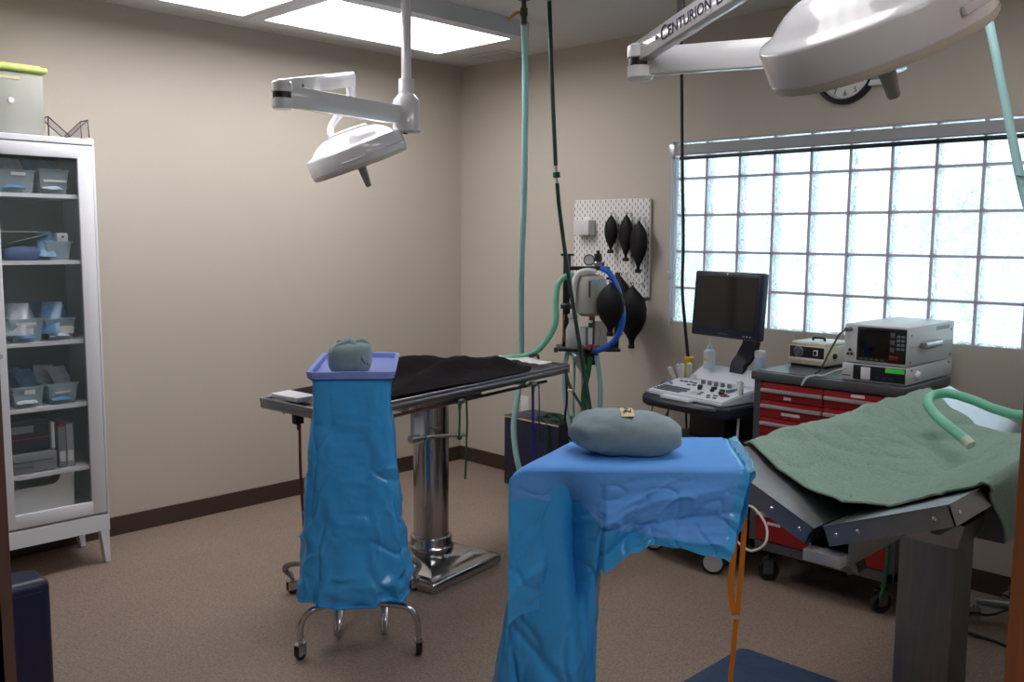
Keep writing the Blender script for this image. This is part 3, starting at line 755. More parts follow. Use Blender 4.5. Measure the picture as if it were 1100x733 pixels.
link('column_collar', lathe([(.085,.085),(.105,.088),(.107,.10),(.107,.125),(.103,.13),(.1,.135),(.1,.165),(.097,.172),(.08,.175)], c=(bx,by,0), seg=48), POLISH, tb)
link('column', lathe([(.084,.16),(.084,.845),(0,.845)], c=(bx,by,0), seg=56), POLISH, tb)
bm = B(); add_box(bm, bx-.14,bx+.14,by-.2,by+.2,.862,.907,bev=.004); link('top_bracket', TP(bm), STEEL, tb)
bm = B(); add_box(bm, .10,.13,-.21,-.15,.66,.86,bev=.004); link('tilt_link', bm, mat('bracket_white',(196,198,205),.4), tb)
bm = B(); add_tube(bm, [(.14,-.24,.69),(.16,-.1,.685),(.2,.04,.675)], .009, seg=10); add_cyl(bm, (.14,-.22,.69), .018, .05, axis='Y'); add_cyl(bm, (.15,-.15,.688), .014, .035, axis='Y')
link('tilt_crank', bm, STEEL, tb)
def TL(x, y, z): return world_of(tb) @ TT @ V((x, y, z))
def gz(t, s): return math.exp(-(t/s)**2)
def tow(u, v):
    y = -.61 + 1.13*u + .02*nz(v*4, 2) - .02*v*(1-u)
    xf = .228 + .028*min(1, max(0,(u-.48)/.1)) - .06*max(0,(u-.93)/.07)
    x = -.262 + (.262+xf+.008*nz(u*6,1))*v
    h = .082*gz(x+.17,.085)*gz(y-.03,.30)
    rx = .15-.27*(y+.35); h2 = .080*gz(x-rx,.075)*gz(y-.12,.30)
    h = max(h, h2) + .35*min(h, h2)
    h += .062*gz(x-.09,.09)*gz(y-.42,.085)
    w = .010*abs(nz(u*7+v*4, v*3, 1)) + .014*abs(nz(u*4-v*3, v*2, 5)) + .004*nz(u*24, v*14, 2)
    e = min(1, 10*min(u,1-u,v+.03,1.03-v))
    z = .962 + (h+w)*e
    return TL(x, y, max(z, .960))
tag(link('towel', grid(120, 60, tow, thick=-.006), TOWB, angle=80), 'rumpled black towel spread over the far exam table', 'towel')
bm = B(); add_box(bm, -.21,-.02,-.725,-.63,.957,.976,bev=.003); TP(bm); bm.transform(world_of(tb)); tag(link('paper_pad', bm, mat('pad_white',(214,216,222),.7)), 'folded white pad at the left end of the far exam table', 'pad')
def strap(name, label, cat, pts, w, t, m, group=None, wd=(.7,.7,0), loc=True):
    q = []
    for (x, y, z) in pts:
        b = TL(x, y, .885); q.append(V((b.x, b.y, b.z - (.885-z))))
    return tag(link(name, ribbon(q, w, t, wd), m), label, cat, group)
G = 'tie straps hanging from the exam table'
strap('tie_strap', 'short green strap with knotted end hanging from the exam table rail', 'strap', [(.235,-.036,.875),(.237,-.034,.80),(.235,-.036,.73),(.237,-.035,.715)], .009, .004, GREENS, G)
b = TL(.237,-.035,.885); bm = B(); add_lathe(bm, [(0,-.012),(.01,-.006),(.012,0),(.009,.008),(0,.012)], c=(b.x,b.y,b.z-.17), seg=12); kn = link('knot', bm, GREENS, bpy.data.objects['tie_strap'], world=True)
strap('tie_strap', 'long thin green strap hanging right of the short green one', 'strap', [(.235,.012,.875),(.237,.014,.77),(.235,.012,.68),(.238,.006,.59),(.236,.003,.515)], .009, .003, GREENS, G)
strap('tie_strap', 'thicker blue strap under the right end of the exam table', 'strap', [(.235,.48,.875),(.237,.482,.72),(.235,.485,.58),(.237,.485,.42)], .013, .004, BLUES, G)
strap('tie_strap', 'thin blue strap hanging beside the thicker blue one', 'strap', [(.235,.528,.875),(.237,.53,.72),(.235,.528,.6),(.237,.533,.44)], .006, .003, BLUES, G)
strap('tie_strap', 'long grey and red strap at the left end of the exam table', 'strap', [(.012,-.742,.870),(.014,-.744,.72),(.02,-.742,.55),(.04,-.745,.38),(.05,-.742,.22)], .011, .005, REDS, G)
strap('tie_strap', 'short red strap half hidden by the blue bag stand cover', 'strap', [(.10,-.742,.87),(.105,-.745,.82),(.125,-.742,.77),(.127,-.742,.70)], .007, .004, REDS, G)
b = TL(.268,.70,.93)
tc_ = tag(link('tie_strap', ribbon([b,P(612,415,4.62),P(622,432,4.58),P(640,463,4.5),P(660,500,4.45)], .014, .005, (.7,.7,0)), CORD), 'black tie strap running down right from the corner of the far exam table', 'strap', G)
bm = B(); add_cyl(bm, tuple(P(613,420,4.58)), .008, .03, axis='X'); link('cleat', bm, ALU, tc_, world=True)

# ------------------------------------------------------------------ left instrument stand with film cover
m1 = thing('mayo_stand', 'chrome wheeled instrument stand carrying the lilac blue tray', 'instrument stand', (1.843,-2.234,0), math.radians(49.9))
link('tray_frame', box(-.14,.14,-.265,.26,1.038,1.050,bev=.005), CHROME, m1)
link('post', cyl((0,-.17,.61), .013, .86), CHROME, m1)
link('post_sleeve', cyl((0,-.17,.33), .017, .30), CHROME, m1)
bm = B(); add_tube(bm, [(0,.12,.17),(0,-.1,.18),(0,-.22,.185)], .012, seg=12, smooth=0); add_tube(bm, [(-.10,-.17,.19),(.10,-.17,.19)], .012, seg=12, smooth=0)
link('base_spine', bm, CHROME, m1)
for sx in (-1, 1):
    cxx = .022+sx*.22
    link('leg', tube([(0,-.20,.185),(sx*.09,-.24,.190),(cxx-sx*.055,-.275,.188),(cxx-sx*.02,-.285,.168),(cxx-sx*.002,-.289,.13),(cxx,-.291,.08)], .0125, seg=14), CHROME, m1)
    caster(m1, cxx, -.291, r=.027, w=.02, rot=(60 if sx < 0 else 100), stem=.012)
    qx = .018+sx*.092
    link('runner', tube([(qx-.01,-.05,.18),(qx-.01,-.10,.09),(qx-.008,-.125,.03),(qx-.004,-.105,.013),(qx,-.03,.035),(qx,.09,.15)], .010, seg=12), CHROME, m1)
for sx, cx_, cy_ in ((-1,-.322,.373),(1,.22,.36)):
    link('leg', tube([(0,.10,.16),(cx_*.55,.25,.165),(cx_*.92,.31,.158),(cx_*1.09,.36,.12),(cx_,cy_,.075)], .0135, seg=14), mat('grey_tube',(150,148,142),.4,metal=.4), m1)
    caster(m1, cx_, cy_, r=.025, w=.02, rot=30, stem=.012)
# cover: film bag drawn down over the stand
def bag1(u, v):
    a = 2*PI*u
    z = 1.060 - v*(1.060-.225)
    f = v
    hw = .150 + .056*f**1.1 - .010*math.exp(-((f-.12)/.1)**2)
    v0 = -.285 - .065*f; v1 = -.10 + .0*f
    cu, su = math.cos(a), math.sin(a)
    pw = lambda q, p: math.copysign(abs(q)**(2/p), q)
    p = 6 - 2.4*f
    x = hw*pw(cu, p); y = (v0+v1)/2 + (v1-v0)/2*pw(su, p)
    g = max(0,(f-.82)/.18)
    hem = (-.016*math.cos(a+.6) + .016*nz(cu*2.2, su*2, 3) + (.022 if cu > .2 else 0))*g
    cr = .010*nz(x*9, y*9, z*2.2+4)*(.4+f) + .007*nz(x*22+3, y*20, z*9)*(.3+f) - .006*abs(nz(x*14+z*7, y*10, z*10-x*8))*(.4+f)
    cr += -.010*(.3+f)*math.exp(-abs(nz(x*7+z*3+2, y*6, z*5-x*3))/.06) + .007*(.3+f)*math.exp(-abs(nz(x*8-z*5+9, y*6+3, z*4+x*6))/.05)
    cr += .016*g*nz(x*20, y*20, z*22) + .010*gz(f-.93,.04)
    n = V((x/hw, (y-(v0+v1)/2)/.13, 0)); n = n/max(n.length,.001)
    return V((x, y, z+hem)) + n*cr*1.3
bm = grid(160, 130, bag1, closeu=True)
top = grid(12, 12, lambda u, v: V(((u-.5)*.296, -.284+.18*v, 1.0595)))
merge(bm, top); bm.transform(world_of(m1))
tag(link('stand_cover', bm, DRAPE, angle=180), 'shiny blue plastic film cover hanging like a tapered bag on the left instrument stand', 'drape')
hem = tube([bag1(i/72, 1.0)+V((0,0,.004)) for i in range(73)], .006, seg=8, smooth=0, cap=False); hem.transform(world_of(m1)); link('hem_roll', hem, DRAPE, bpy.data.objects['stand_cover'], world=True)
# lilac blue tray
W1 = world_of(m1)
def rrect(hx, hy, r, n=6, cx=0, cy=0):
    out = []
    for qx, qy, a0 in ((1,1,0),(-1,1,90),(-1,-1,180),(1,-1,270)):
        for k in range(n+1):
            a = math.radians(a0+90*k/n); out.append((cx+qx*(hx-r)+r*math.cos(a), cy+qy*(hy-r)+r*math.sin(a)))
    return out
def loft(rings, capb=True, capt=False):
    bm = B(); L = [[bm.verts.new(p) for p in r] for r in rings]; n = len(L[0])
    for a, b in zip(L, L[1:]):
        for k in range(n): bm.faces.new((a[k],a[(k+1)%n],b[(k+1)%n],b[k]))
    if capb: bm.faces.new(L[0][::-1])
    if capt: bm.faces.new(L[-1])
    return bm
ty = -.005
sec = [(.146,.278,1.061),(.158,.290,1.065),(.162,.294,1.083),(.163,.295,1.091),(.158,.290,1.0925),(.146,.278,1.090),(.143,.275,1.071),(.0,.0,1.0705)]
ty = .0
rings = [[(x,y,z) for x, y in rrect(max(hx,.002), max(hy,.002), .03 if hx > .1 else .001, cy=ty)] for hx, hy, z in sec]
bm = loft(rings, True, True); bm.transform(W1)
tag(link('plastic_tray', bm, BLUEPL, angle=40), 'lilac blue rimmed plastic tray on top of the left instrument stand', 'tray')

# cloth wrapped packs
def pack(label, c, sx, sy, sz, rot, seedv, **k):
    return bundle('wrapped_pack', label, 'surgical pack', c, sx, sy, sz, WRAPB, seedv, rot=rot, group='cloth wrapped surgical packs', **k)
a = 49.9
c1 = W1 @ V((-.012,-.155,0)); 
pk1 = pack('small grey-blue cloth pack with a twisted knot on the lilac tray', (c1.x,c1.y,1.0715), .080,.092,.062, math.radians(49.9), 11, power=3.4, amp=.05, flat=.12, wr=8)
# twisted knot folds on its top
kb = B()
M = Tr(c1.x,c1.y,1.0715+.107) @ Rot(49.9,'Z')
for pts, r in (([(-.07,-.075,-.03),(-.035,-.05,.0),(0,-.02,.010),(.03,.02,.004)], [.006,.012,.014,.008]),
               ([(.062,-.088,-.06),(.035,-.06,-.012),(.0,-.02,.012),(-.03,.02,.004)], [.005,.011,.014,.009]),
               ([(.015,-.03,.004),(.045,.005,.006),(.066,.04,-.008)], [.012,.016,.008]),
               ([(-.02,-.02,.004),(-.04,.02,.004),(-.05,.05,-.01)], [.012,.012,.006]),
               ([(.072,-.07,-.07),(.06,-.04,-.03),(.035,-.0,-.0)], [.004,.009,.008])):
    add_tube(kb, [M @ V(p) for p in pts], r, seg=12)
link('knot', kb, WRAPB, pk1, world=True, angle=180)

# ------------------------------------------------------------------ near instrument stand
m2 = thing('mayo_stand', 'near instrument stand hidden under the draped blue cover', 'instrument stand', (3.595,-2.79,0), math.radians(44.6))
link('tray_frame', box(-.09,.235,-.14,.14,1.094,1.104,bev=.005), CHROME, m2)
link('post', cyl((-.16,0,.60), .013, .98), CHROME, m2)
link('tray_arm', tube([(-.16,0,1.09),(0,0,1.093)], .011, seg=10, smooth=0), CHROME, m2)
link('base_bar', tube([(-.16,.0,.10),(-.16,.0,.08),(.05,.0,.075)], .014, seg=12, smooth=0), CHROME, m2)
link('foot_bar', tube([(.05,-.12,.075),(.05,.12,.075)], .014, seg=12, smooth=0), CHROME, m2)
link('foot_bar', tube([(-.16,-.12,.075),(-.16,.12,.075)], .014, seg=12, smooth=0), CHROME, m2)
for x, y in ((.05,-.12),(.05,.12),(-.16,-.12),(-.16,.12)): caster(m2, x, y, r=.025, w=.02, rot=40, stem=.01)
W2 = world_of(m2)
def lerp_tab(tabv, x):
    if x <= tabv[0][0]: return tabv[0][1]
    for (a, fa), (b, fb) in zip(tabv, tabv[1:]):
        if x <= b:
            t = (x-a)/(b-a); t = t*t*(3-2*t); return fa+(fb-fa)*t
    return tabv[-1][1]
ZFB = [(-.25,.80),(-.12,.815),(-.065,.855),(-.055,.90),(.02,.946),(.054,.962),(.12,.955),(.19,.940),(.26,.930)]
def crease(a, w): return math.exp(-abs(a)/w)
def vfront(u, t):
    v = -.152 - .026*t*(1 if u > -.05 else .3)
    v += .085*gz(u+.125, .034)*min(1,t*2.0)
    # sharp diagonal folds pulled from the right edge toward the gathered end
    k = t + (u-.25)*1.35
    v += .016*t*crease(k-.45, .07) - .020*t*crease(k-.12, .09) + .018*t*crease(k+.22, .06)
    v += .010*nz(u*9, t*3, 1)*t + .006*t*abs(nz(u*16+t*7, t*9, 4))
    v += min(1,t*3)*(-.007*math.exp(-abs(nz(u*9+t*2+2, t*1.6-u*4, 7))/.06) + .006*math.exp(-abs(nz(u*8-t*3+9, t*2+u*7, 3))/.05))
    return v
EDGE = .020
def shear(u, v):
    w = (v+.152)/.302
    k = .13*max(0, min(1, (.10-u)/.35)) + .03
    return u + k*max(0, min(1, w))
def sheet(u, s, zb, off=0):
    """section from back hem, over the tray, to the front hem: s in 0..1"""
    zt = 1.116 + off
    if s < .2:
        t = 1 - s/.2; return V((shear(u,.150), .150+off+.01*t+.006*nz(u*12,t*4,9), zt-.006 - t*(.10+.02*nz(u*6,3))))
    if s < .55:
        w = (s-.2)/.35; v = .150 - .302*w
        z = zt + .0018*nz(u*10, v*10)
        ed = min(abs(v-.150), abs(v+.152))
        if ed < EDGE: z -= (1-math.sqrt(max(0,1-((EDGE-ed)/EDGE)**2)))*.010
        return V((shear(u, v), v, z))
    t = (s-.55)/.45
    z = (zt-.010) - t*((zt-.010)-zb)
    return V((u - .042*max(0,u)/.25*t, vfront(u, t)-off*1.3, z))
def cover2(u_, s):
    u = -.246 + .496*u_
    p = sheet(u, s, lerp_tab(ZFB, u))
    if u_ < .08: p.z -= .022*(1-u_/.08)**2
    if u_ > .97: p.z -= .006*((u_-.97)/.03)
    return W2 @ p
bm = grid(150, 120, cover2)
def endsk(a_, t):
    v = .150 - .302*a_
    q = sheet(.25, .2+.35*a_, .93)
    return W2 @ V((q.x - .042*t*a_ + .014*math.sin(t*PI) + .012*nz(v*40, t*9, 3)*t, v, q.z-.006 - .05*t - .125*t*max(0,a_-.7)*3.3 + .006*nz(v*30,t)*t))
merge(bm, grid(60, 20, endsk))
def colm(u_, v_):
    a = 2*PI*u_; z = 1.098 - v_*1.065
    f = min(1, v_*1.9)
    f = f*f*(3-2*f)
    cu, su = math.cos(a), math.sin(a)
    p = 6*(1-f)+2.2*f; pw = lambda q: math.copysign(abs(q)**(2/p), q)
    hx = .080*(1-f)+.116*f; hy = .147*(1-f)+.115*f
    cx0 = -.160*(1-f) - .162*f; cy0 = 0*(1-f) - .03*f
    g = 1 + f*(.16*(1-abs(math.sin(1.5*a+.9+v_*1.2))*1.6) + .06*math.sin(5*a+4*v_)) + .06*f*nz(cu*2.4, su*2.4, z*5) + .05*f*abs(nz(cu*4+z*3, su*4, z*6))
    x = cx0 + hx*pw(cu)*(1+(g-1)*.45); y = cy0 + hy*pw(su)*g
    x += (.03+.13*(1-max(0,(x+.25)/.35)))*max(0,min(1,(y+.15)/.3))*(1-f)
    # the film at the front folds in along a line running down right
    if su < 0:
        xl = -.150 + .085*v_**.8 
        y += .075*(1-f*.4)*math.exp(-((x-xl-.035)/.022)**2)*min(1,v_*8)
        y += .02*crease(x+.235+.02*math.sin(z*9), .012)*f + .015*crease((z-.72)+(x+.2)*1.2, .02)*f
    rr_ = 1 + f*(-.10*math.exp(-abs(nz(x*9+z*4+2, y*8, z*5-x*3))/.07) + .08*math.exp(-abs(nz(x*8-z*6+9, y*7+3, z*4+x*6))/.06))
    x = cx0 + (x-cx0)*(1+(rr_-1)*.5); y = cy0 + (y-cy0)*rr_
    return W2 @ V((x, y, z))
merge(bm, grid(170, 150, colm, closeu=True))
st2 = tag(link('stand_cover', bm, DRAPE, angle=180), 'blue film cover over the near instrument stand, gathered to the floor at its left', 'drape')
ZPB = [(-.25,1.06),(-.2,1.05),(-.15,1.04),(-.1,1.035),(-.05,.995),(0,.985),(.08,.978),(.15,.970),(.235,.965)]
def panel(u_, s_):
    u = -.240 + .468*u_; s = .205 + .795*s_
    p = sheet(u, s, lerp_tab(ZPB, u), off=.0022)
    zb = lerp_tab(ZFB, u)
    if s > .55:      # follow the film behind it
        tt = ((1.106)-p.z)/max(.02,(1.106-zb)); p.y = vfront(u, tt)-.0035; p.x = u - .042*max(0,u)/.25*tt
    if u < -.206: p.z -= .022*((-.206-u)/.04)**2
    return W2 @ p
link('reinforced_panel', grid(120, 90, panel), DRAPE2, st2, world=True, angle=180)
fr = grid(50, 12, lambda a_, t: W2 @ (sheet(.25, .2+.35*a_, .93) + V((-.008+.020*math.sin(t*PI)+.008*nz(a_*16,t*3,5), .0, .006*math.sin(t*PI)-.045*max(0,t-.3)+.007*nz(a_*18+4, t*4, 8)))))
link('bunched_edge', fr, mat('film_pale', (120,190,232), .2, thin=.3, spec=.6), st2, world=True, angle=180)
cc = W2 @ V((.005,-.03,0))
pk2 = pack('pillow-shaped grey-blue cloth pack with beige tape on the near blue cover', (cc.x,cc.y,1.120), .122,.078,.050, math.radians(44.6+4), 21, power=2.4, amp=.16, flat=.15, wr=12)
def tapef(u, v):
    x = -.014+.028*u; y = -.045+.05*v
    M = Tr(cc.x,cc.y,1.1205+.0895) @ Rot(44.6,'Z')
    return M @ V((x+.0, y-.012, .0085 - 4.2*(y+.0)**2))
tp = link('indicator_tape', grid(8, 12, tapef, thick=.0012), TAPE, pk2, world=True)
M = Tr(cc.x,cc.y,1.1205+.0895) @ Rot(44.6,'Z')
bm = B()
for pts in ([(-.008,-.035),(-.002,-.02),(.006,-.03),(.009,-.012)],[(-.006,-.02),(.003,-.008),(-.004,-.002)],[(-.010,-.028),(.008,-.022)]):
    add_tube(bm, [M @ V((x, y-.012, .0092-4.2*y*y)) for x, y in pts], .0011, seg=6, smooth=5)
link('pen_marks', bm, INK, tp, world=True)

# ------------------------------------------------------------------ V-top surgery table
vt = thing('surgery_table', 'stainless V-top surgery table with the green towel, at the right', 'table', (3.83,-1.45,0))
YN, YB_ = -2.30, -.59
def vpanel(x0, z0, x1, z1, th=.035, y0=YN, y1=YB_):
    bm = B(); d = V((x1-x0,0,z1-z0)).normalized(); n = V((-d.z,0,d.x))
    if n.z < 0: n = -n
    p0, p1 = V((x0,0,z0)), V((x1,0,z1))
    L = (p1-p0).length
    M = Matrix(((d.x,0,n.x,x0),(0,1,0,0),(d.z,0,n.z,z0),(0,0,0,1)))
    add_box(bm, 0,L,y0,y1,-.004,0, M=M); 
    for a in ((0,L,y0,y0+.004),(0,L,y1-.004,y1),(0,.004,y0,y1),(L-.004,L,y0,y1)): add_box(bm, *a, -.05 if th > .02 else -th, -.003, bev=0, M=M)
    return bm, M, L
bm, ML, LL = vpanel(3.53,1.012,3.818,.880)
pl = link('left_panel', bm, DSTEEL, vt, world=True, smooth=False)
bm, MR, LR = vpanel(3.837,.889,4.127,1.006)
pr_ = link('right_panel', bm, DSTEEL, vt, world=True, smooth=False)
for par, MM, xs in ((pl, ML, (.20,.285)), (pr_, MR, (.03,.085,.27))):
    for x in xs:
        b = B(); add_lathe(b, [(0,.004),(.004,.0035),(.006,.001),(.006,-.001)], M=MM @ Tr(x,YN,-.026) @ Rot(90,'X'), seg=16); link('bolt', b, CHROME, par, world=True)
b = B(); add_lathe(b, [(0,.004),(.004,.0035),(.006,.001),(.006,-.001)], M=MR @ Tr(LR,YN+.04,-.026) @ Rot(90,'Y'), seg=16); link('bolt', b, CHROME, pr_, world=True)
bm = B(); add_box(bm, 3.79,3.795,YN+.03,YB_-.03,.80,.865); add_box(bm, 3.892,3.897,YN+.03,YB_-.03,.80,.865); add_box(bm, 3.79,3.897,YN+.03,YB_-.03,.796,.801); link('drain_channel', bm, STEEL, vt, world=True, smooth=False)
bm = B(); add_box(bm, 3.795,3.892,YN-.01,YN+.035,.797,.826,bev=.002); link('channel_end', bm, ALU, vt, world=True)
bm = B(); v = add_box(bm, 3.72,4.05,-1.95,-1.35,.79,.86)
for q in v:
    if q.co.z < .80: q.co.x = 3.775 if q.co.x < 3.86 else 4.03; q.co.y = -1.93 if q.co.y < -1.6 else -1.45
link('gusset_bracket', bm, STEEL, vt, world=True, smooth=False)
bm = B(); add_box(bm, 3.98,4.10,-2.0,-1.97,.80,.93); add_box(bm, 3.98,4.10,-1.3,-1.27,.80,.93); add_box(bm, 3.58,3.68,-2.0,-1.97,.80,.93); add_box(bm, 3.58,3.68,-1.3,-1.27,.80,.93); add_box(bm,3.58,4.10,-2.0,-1.97,.79,.81); add_box(bm,3.58,4.10,-1.3,-1.27,.79,.81)
me_=None; bm.free()
for ya in (-1.78,-1.285):
    bm = B(); add_box(bm, 3.98,4.10,ya-.015,ya+.015,.81,.93); add_box(bm, 3.58,3.68,ya-.015,ya+.015,.81,.93); add_box(bm,3.58,4.10,ya-.015,ya+.015,.79,.81)
    link('panel_support', bm, GREYD, vt, world=True, smooth=False)
link('column', box(3.775,3.937,-1.655,-1.50,.05,.80,bev=.006), mat('column_steel',(140,140,144),.42,metal=1,nscale=20,namt=.08,stretch=(6,6,.4)), vt, world=True)
link('base_plate', box(3.60,4.11,-1.86,-1.28,.0,.05,bev=.015), POLISH, vt, world=True)
link('tilt_lever', ribbon([V((3.88,-2.2,.80)),V((3.85,-2.1,.74)),V((3.80,-2.0,.70)),V((3.76,-1.95,.67))], .03, .02, (0,1,0)), BLACK, vt, world=True)
for x in (3.62, 4.05): link('underside_rail', box(x-.012,x+.012,YN+.15,YB_-.1,.905,.925,bev=.002) if False else box(x-.012,x+.012,YN+.15,YB_-.1,.885,.905,bev=.002), GREYD, vt, world=True)
# green towel over the V
def vz(x):
    if x < 3.8275: return 1.012-(x-3.53)*.458
    return .885+(x-3.8275)*.404
def towg(u, v):
    # u across (left edge -> over the right edge and down), v from near hem to far hem
    tot = .30+.33+.17; s = u*.80
    yn = lerp_tab([(0,-2.12),(.15,-2.17),(.3,-2.20),(.45,-2.20),(.58,-2.14),(.64,-2.09),(.80,-1.95)], s)
    yf = lerp_tab([(0,-.80),(.15,-.90),(.3,-.98),(.6,-1.05),(.8,-1.08)], s)
    y = yn + (yf-yn)*v
    wr = .012*nz(s*6+y*2, y*3, 3) + .006*nz(s*16-y*6, y*7, 8) + .010*abs(nz(s*8+y*9, y*2-s*3, 2)) - .006*math.exp(-abs(nz(s*5-y*2, y*5+s*3, 12))/.05)
    if s < .615:
        x = 3.515 + s
        sag = vz(x)
        # the cloth bridges the valley
        k = abs(x-3.8275)/.18
        z = vz(x) if k >= 1 else max(vz(x), .915+.046*k**2)
        z += .010 + wr
        if x < 3.53: z = 1.012+.010-.25*(3.53-x) + wr
    else:
        q = s-.615
        th = min(q/.022, PI/2)
        if q < .0345: x = 4.13 + .022*math.sin(th)*.8; z = 1.008+.012 - .022*(1-math.cos(th)) + wr*.5
        else:
            x = 4.1475 + .012*nz(y*6, q*5) + .008*math.sin(y*17)*q*4; z = .998 - (q-.0345)*1.02
    return V((x, y, z))
tg = tag(link('towel', grid(110, 160, towg, thick=-.005), TOWG, angle=80), 'sage green terry towel laid over the V-top table, one corner hanging', 'towel')
# stitched hem welts near both hems
hb = B()
for vv in (.045, .955):
    add_tube(hb, [towg(.01+.97*i/60, vv)+V((0,0,.0005)) for i in range(61)], .005, seg=6, smooth=0)
link('hem_welt', hb, TOWG, tg, world=True, angle=180)

# hose hanging from the ceiling and ending on the towel
hs = thing('gas_hose', 'pale green gas hose looping from the ceiling onto the green towel', 'hose', tuple(P(1045,478,2.62)))
link('hose_tip', tube([P(1043,479,2.62), P(1036,472,2.64)], .0155, seg=20, smooth=0), mat('hose_tip_white',(205,208,195),.4), hs, world=True)
link('lower_hose', tube([P(1039,475,2.63),P(1022,461,2.72),P(1006,447,2.86),P(997,434,2.97),P(1002,425,3.05),P(1020,423,3.06),P(1045,430,3.0),P(1070,440,2.93),P(1100,446,2.85),P(1128,430,2.85),P(1146,395,2.9)], .0155, seg=20), HOSEG, hs, world=True)
link('coupling', tube([P(1146,395,2.9),P(1148,380,2.91)], .019, seg=18, smooth=0), WHITEP, hs, world=True)
up = [P(1148,380,2.91),P(1135,310,2.97),P(1112,245,3.02),P(1098,200,3.06),P(1083,125,3.1),P(1070,60,3.12),P(1060,10,3.14)]
tp_ = P(1056,-20,3.14); up += [tp_, V((tp_.x-.03, tp_.y-.02, H-.06))]
link('upper_hose', tube(up, .0145, seg=18), HOSEC, hs, world=True)
for q in (P(1098,200,3.06),P(1096,190,3.06)): link('ridge_band', tube([q, q+V((.003,.003,.012))], .0165, seg=18, smooth=0), HOSEC, hs, world=True)
link('ceiling_fitting', cyl((tp_.x-.03,tp_.y-.02,H-.035), .02, .07), STEEL, hs, world=True)
# orange strap
def WP(x, y, z): return V((x, y, z))
os_ = thing('orange_strap', 'orange tie strap hanging from the left side of the V-top table', 'strap', (3.60,-2.27,.35))
link('strap_loop', ribbon([WP(3.592,-2.27,.945),WP(3.590,-2.275,.90),WP(3.585,-2.28,.75),WP(3.582,-2.282,.66),WP(3.594,-2.28,.585)], .016, .003, (.75,.65,0)), ORANGE, os_, world=True)
link('strap_loop', ribbon([WP(3.610,-2.262,.945),WP(3.608,-2.264,.90),WP(3.606,-2.27,.74),WP(3.602,-2.272,.64),WP(3.600,-2.275,.585)], .014, .003, (.75,.65,0)), ORANGE, os_, world=True)
rb = B(); add_tube(rb, [V((3.592+.011*math.cos(a*PI/8)*.71,-2.279+.011*math.cos(a*PI/8)*.7,.575+.011*math.sin(a*PI/8))) for a in range(17)], .0018, seg=6, smooth=0); link('ring', rb, ALU, os_, world=True)
link('strap_tail', ribbon([WP(3.600,-2.277,.575),WP(3.598,-2.28,.54),WP(3.594,-2.28,.46),WP(3.590,-2.282,.42),WP(3.593,-2.28,.36),WP(3.588,-2.283,.25),WP(3.592,-2.28,.12)], .013, .003, (.75,.65,0)), ORANGE, os_, world=True)
# floor mat
t = thing('floor_mat', 'dark blue rectangular cushioned mat on the floor beside the V-top table', 'mat', (3.3,-1.85,0))
rr = lambda hx, hy, r, z: [(x, y, z) for x, y in rrect(hx, hy, r, cx=3.31, cy=-1.80)]
bm = loft([rr(.25,.49,.03,.0),rr(.25,.49,.03,.006),rr(.235,.475,.03,.018)], True, True); link('mat_body', bm, MATB, t, world=True)
bm = loft([rr(.20,.44,.02,.018),rr(.198,.438,.02,.0205)], False, True); link('cushion_field', bm, MATB, t, world=True)

# ------------------------------------------------------------------ tool cart
ct = thing('tool_cart', 'dark grey rolling tool cart with red drawers below the window', 'cart', (3.035,-.405,0))
x0, x1, yf, yb, zb, zt = 2.70, 3.372, -.65, -.17, .165, .985
bm = B()
add_box(bm, x0,x0+.035,yf,yb,zb,zt-.03,bev=.003); add_box(bm, x1-.035,x1,yf,yb,zb,zt-.03,bev=.003); add_box(bm, x0+.035,x1-.035,yb-.02,yb,zb,zt-.03)
add_box(bm, x0,x1,yf,yb,zb,zb+.045,bev=.004); add_box(bm, x0+.03,x1-.03,yf+.012,yb,.945,.955); add_box(bm, x0,x1,yf+.003,yb,.948,.972)
link('body', bm, GREYC, ct, world=True, smooth=False)
bm = B(); add_box(bm, x0-.012,x1+.012,yf-.014,yb+.01,.952,.992,bev=.008); link('top_tray', bm, GREYC, ct, world=True)
bm = B(); add_box(bm, x0+.01,x1-.01,yf+.01,yb-.01,.992,.995); link('top_mat', bm, mat('top_mat_grey',(86,88,94),.3), ct, world=True)
xm = x0 + .335
zs = [.945,.865,.785,.705,.625,.545,.465,.365,.212]
for ci, (xa, xb) in enumerate(((x0+.037,xm-.002),(xm+.002,x1-.037))):
    for k in range(8):
        za, zc = zs[k+1]+.003, zs[k]-.001
        dr = link('drawer', box(xa,xb,yf-.004,yf+.03,za,zc,bev=.002), RED, ct, world=True)
        hz = zc-.018 if k else zc-.026
        hb = B(); add_box(hb, xa+.002,xb-.002,yf-.017,yf-.003,hz-.016,hz,bev=.003); link('pull_trim', hb, ALU, dr, world=True)
        lab = {(0,0):(.44,.12),(0,1):(.5,.3),(1,0):(.5,.2),(0,7):(.30,.22),(1,7):(.45,.22),(0,6):(.5,.0)}.get((ci,k))
        if lab and lab[1]:
            xc = xa+(xb-xa)*lab[0]; w = (xb-xa)*lab[1]/2; zc2 = (zc-.010 if (ci,k) == (1,0) else hz-.016-(.019 if k < 7 else .03))
            link('label', box(xc-w,xc+w,yf-.0052,yf-.0035,zc2-.007,zc2+.006), LABELW, dr, world=True)
for x in (x0+.06, x1-.08):
    for y in (yf+.085, yb-.06): caster(ct, x, y, r=.048, w=.03, rot=(35 if x < 3 else 62), stem=.02, hub=GREYD, world=True)
for ch in [c for c in ct.children if c.name.startswith('caster')]:
    ch.location = ch.location - ct.location
link('side_handle', tube([(x1+.012,-.58,.86),(x1+.05,-.57,.87),(x1+.055,-.40,.87),(x1+.05,-.25,.87),(x1+.012,-.24,.86)], .009, seg=10), GREYD, ct, world=True)
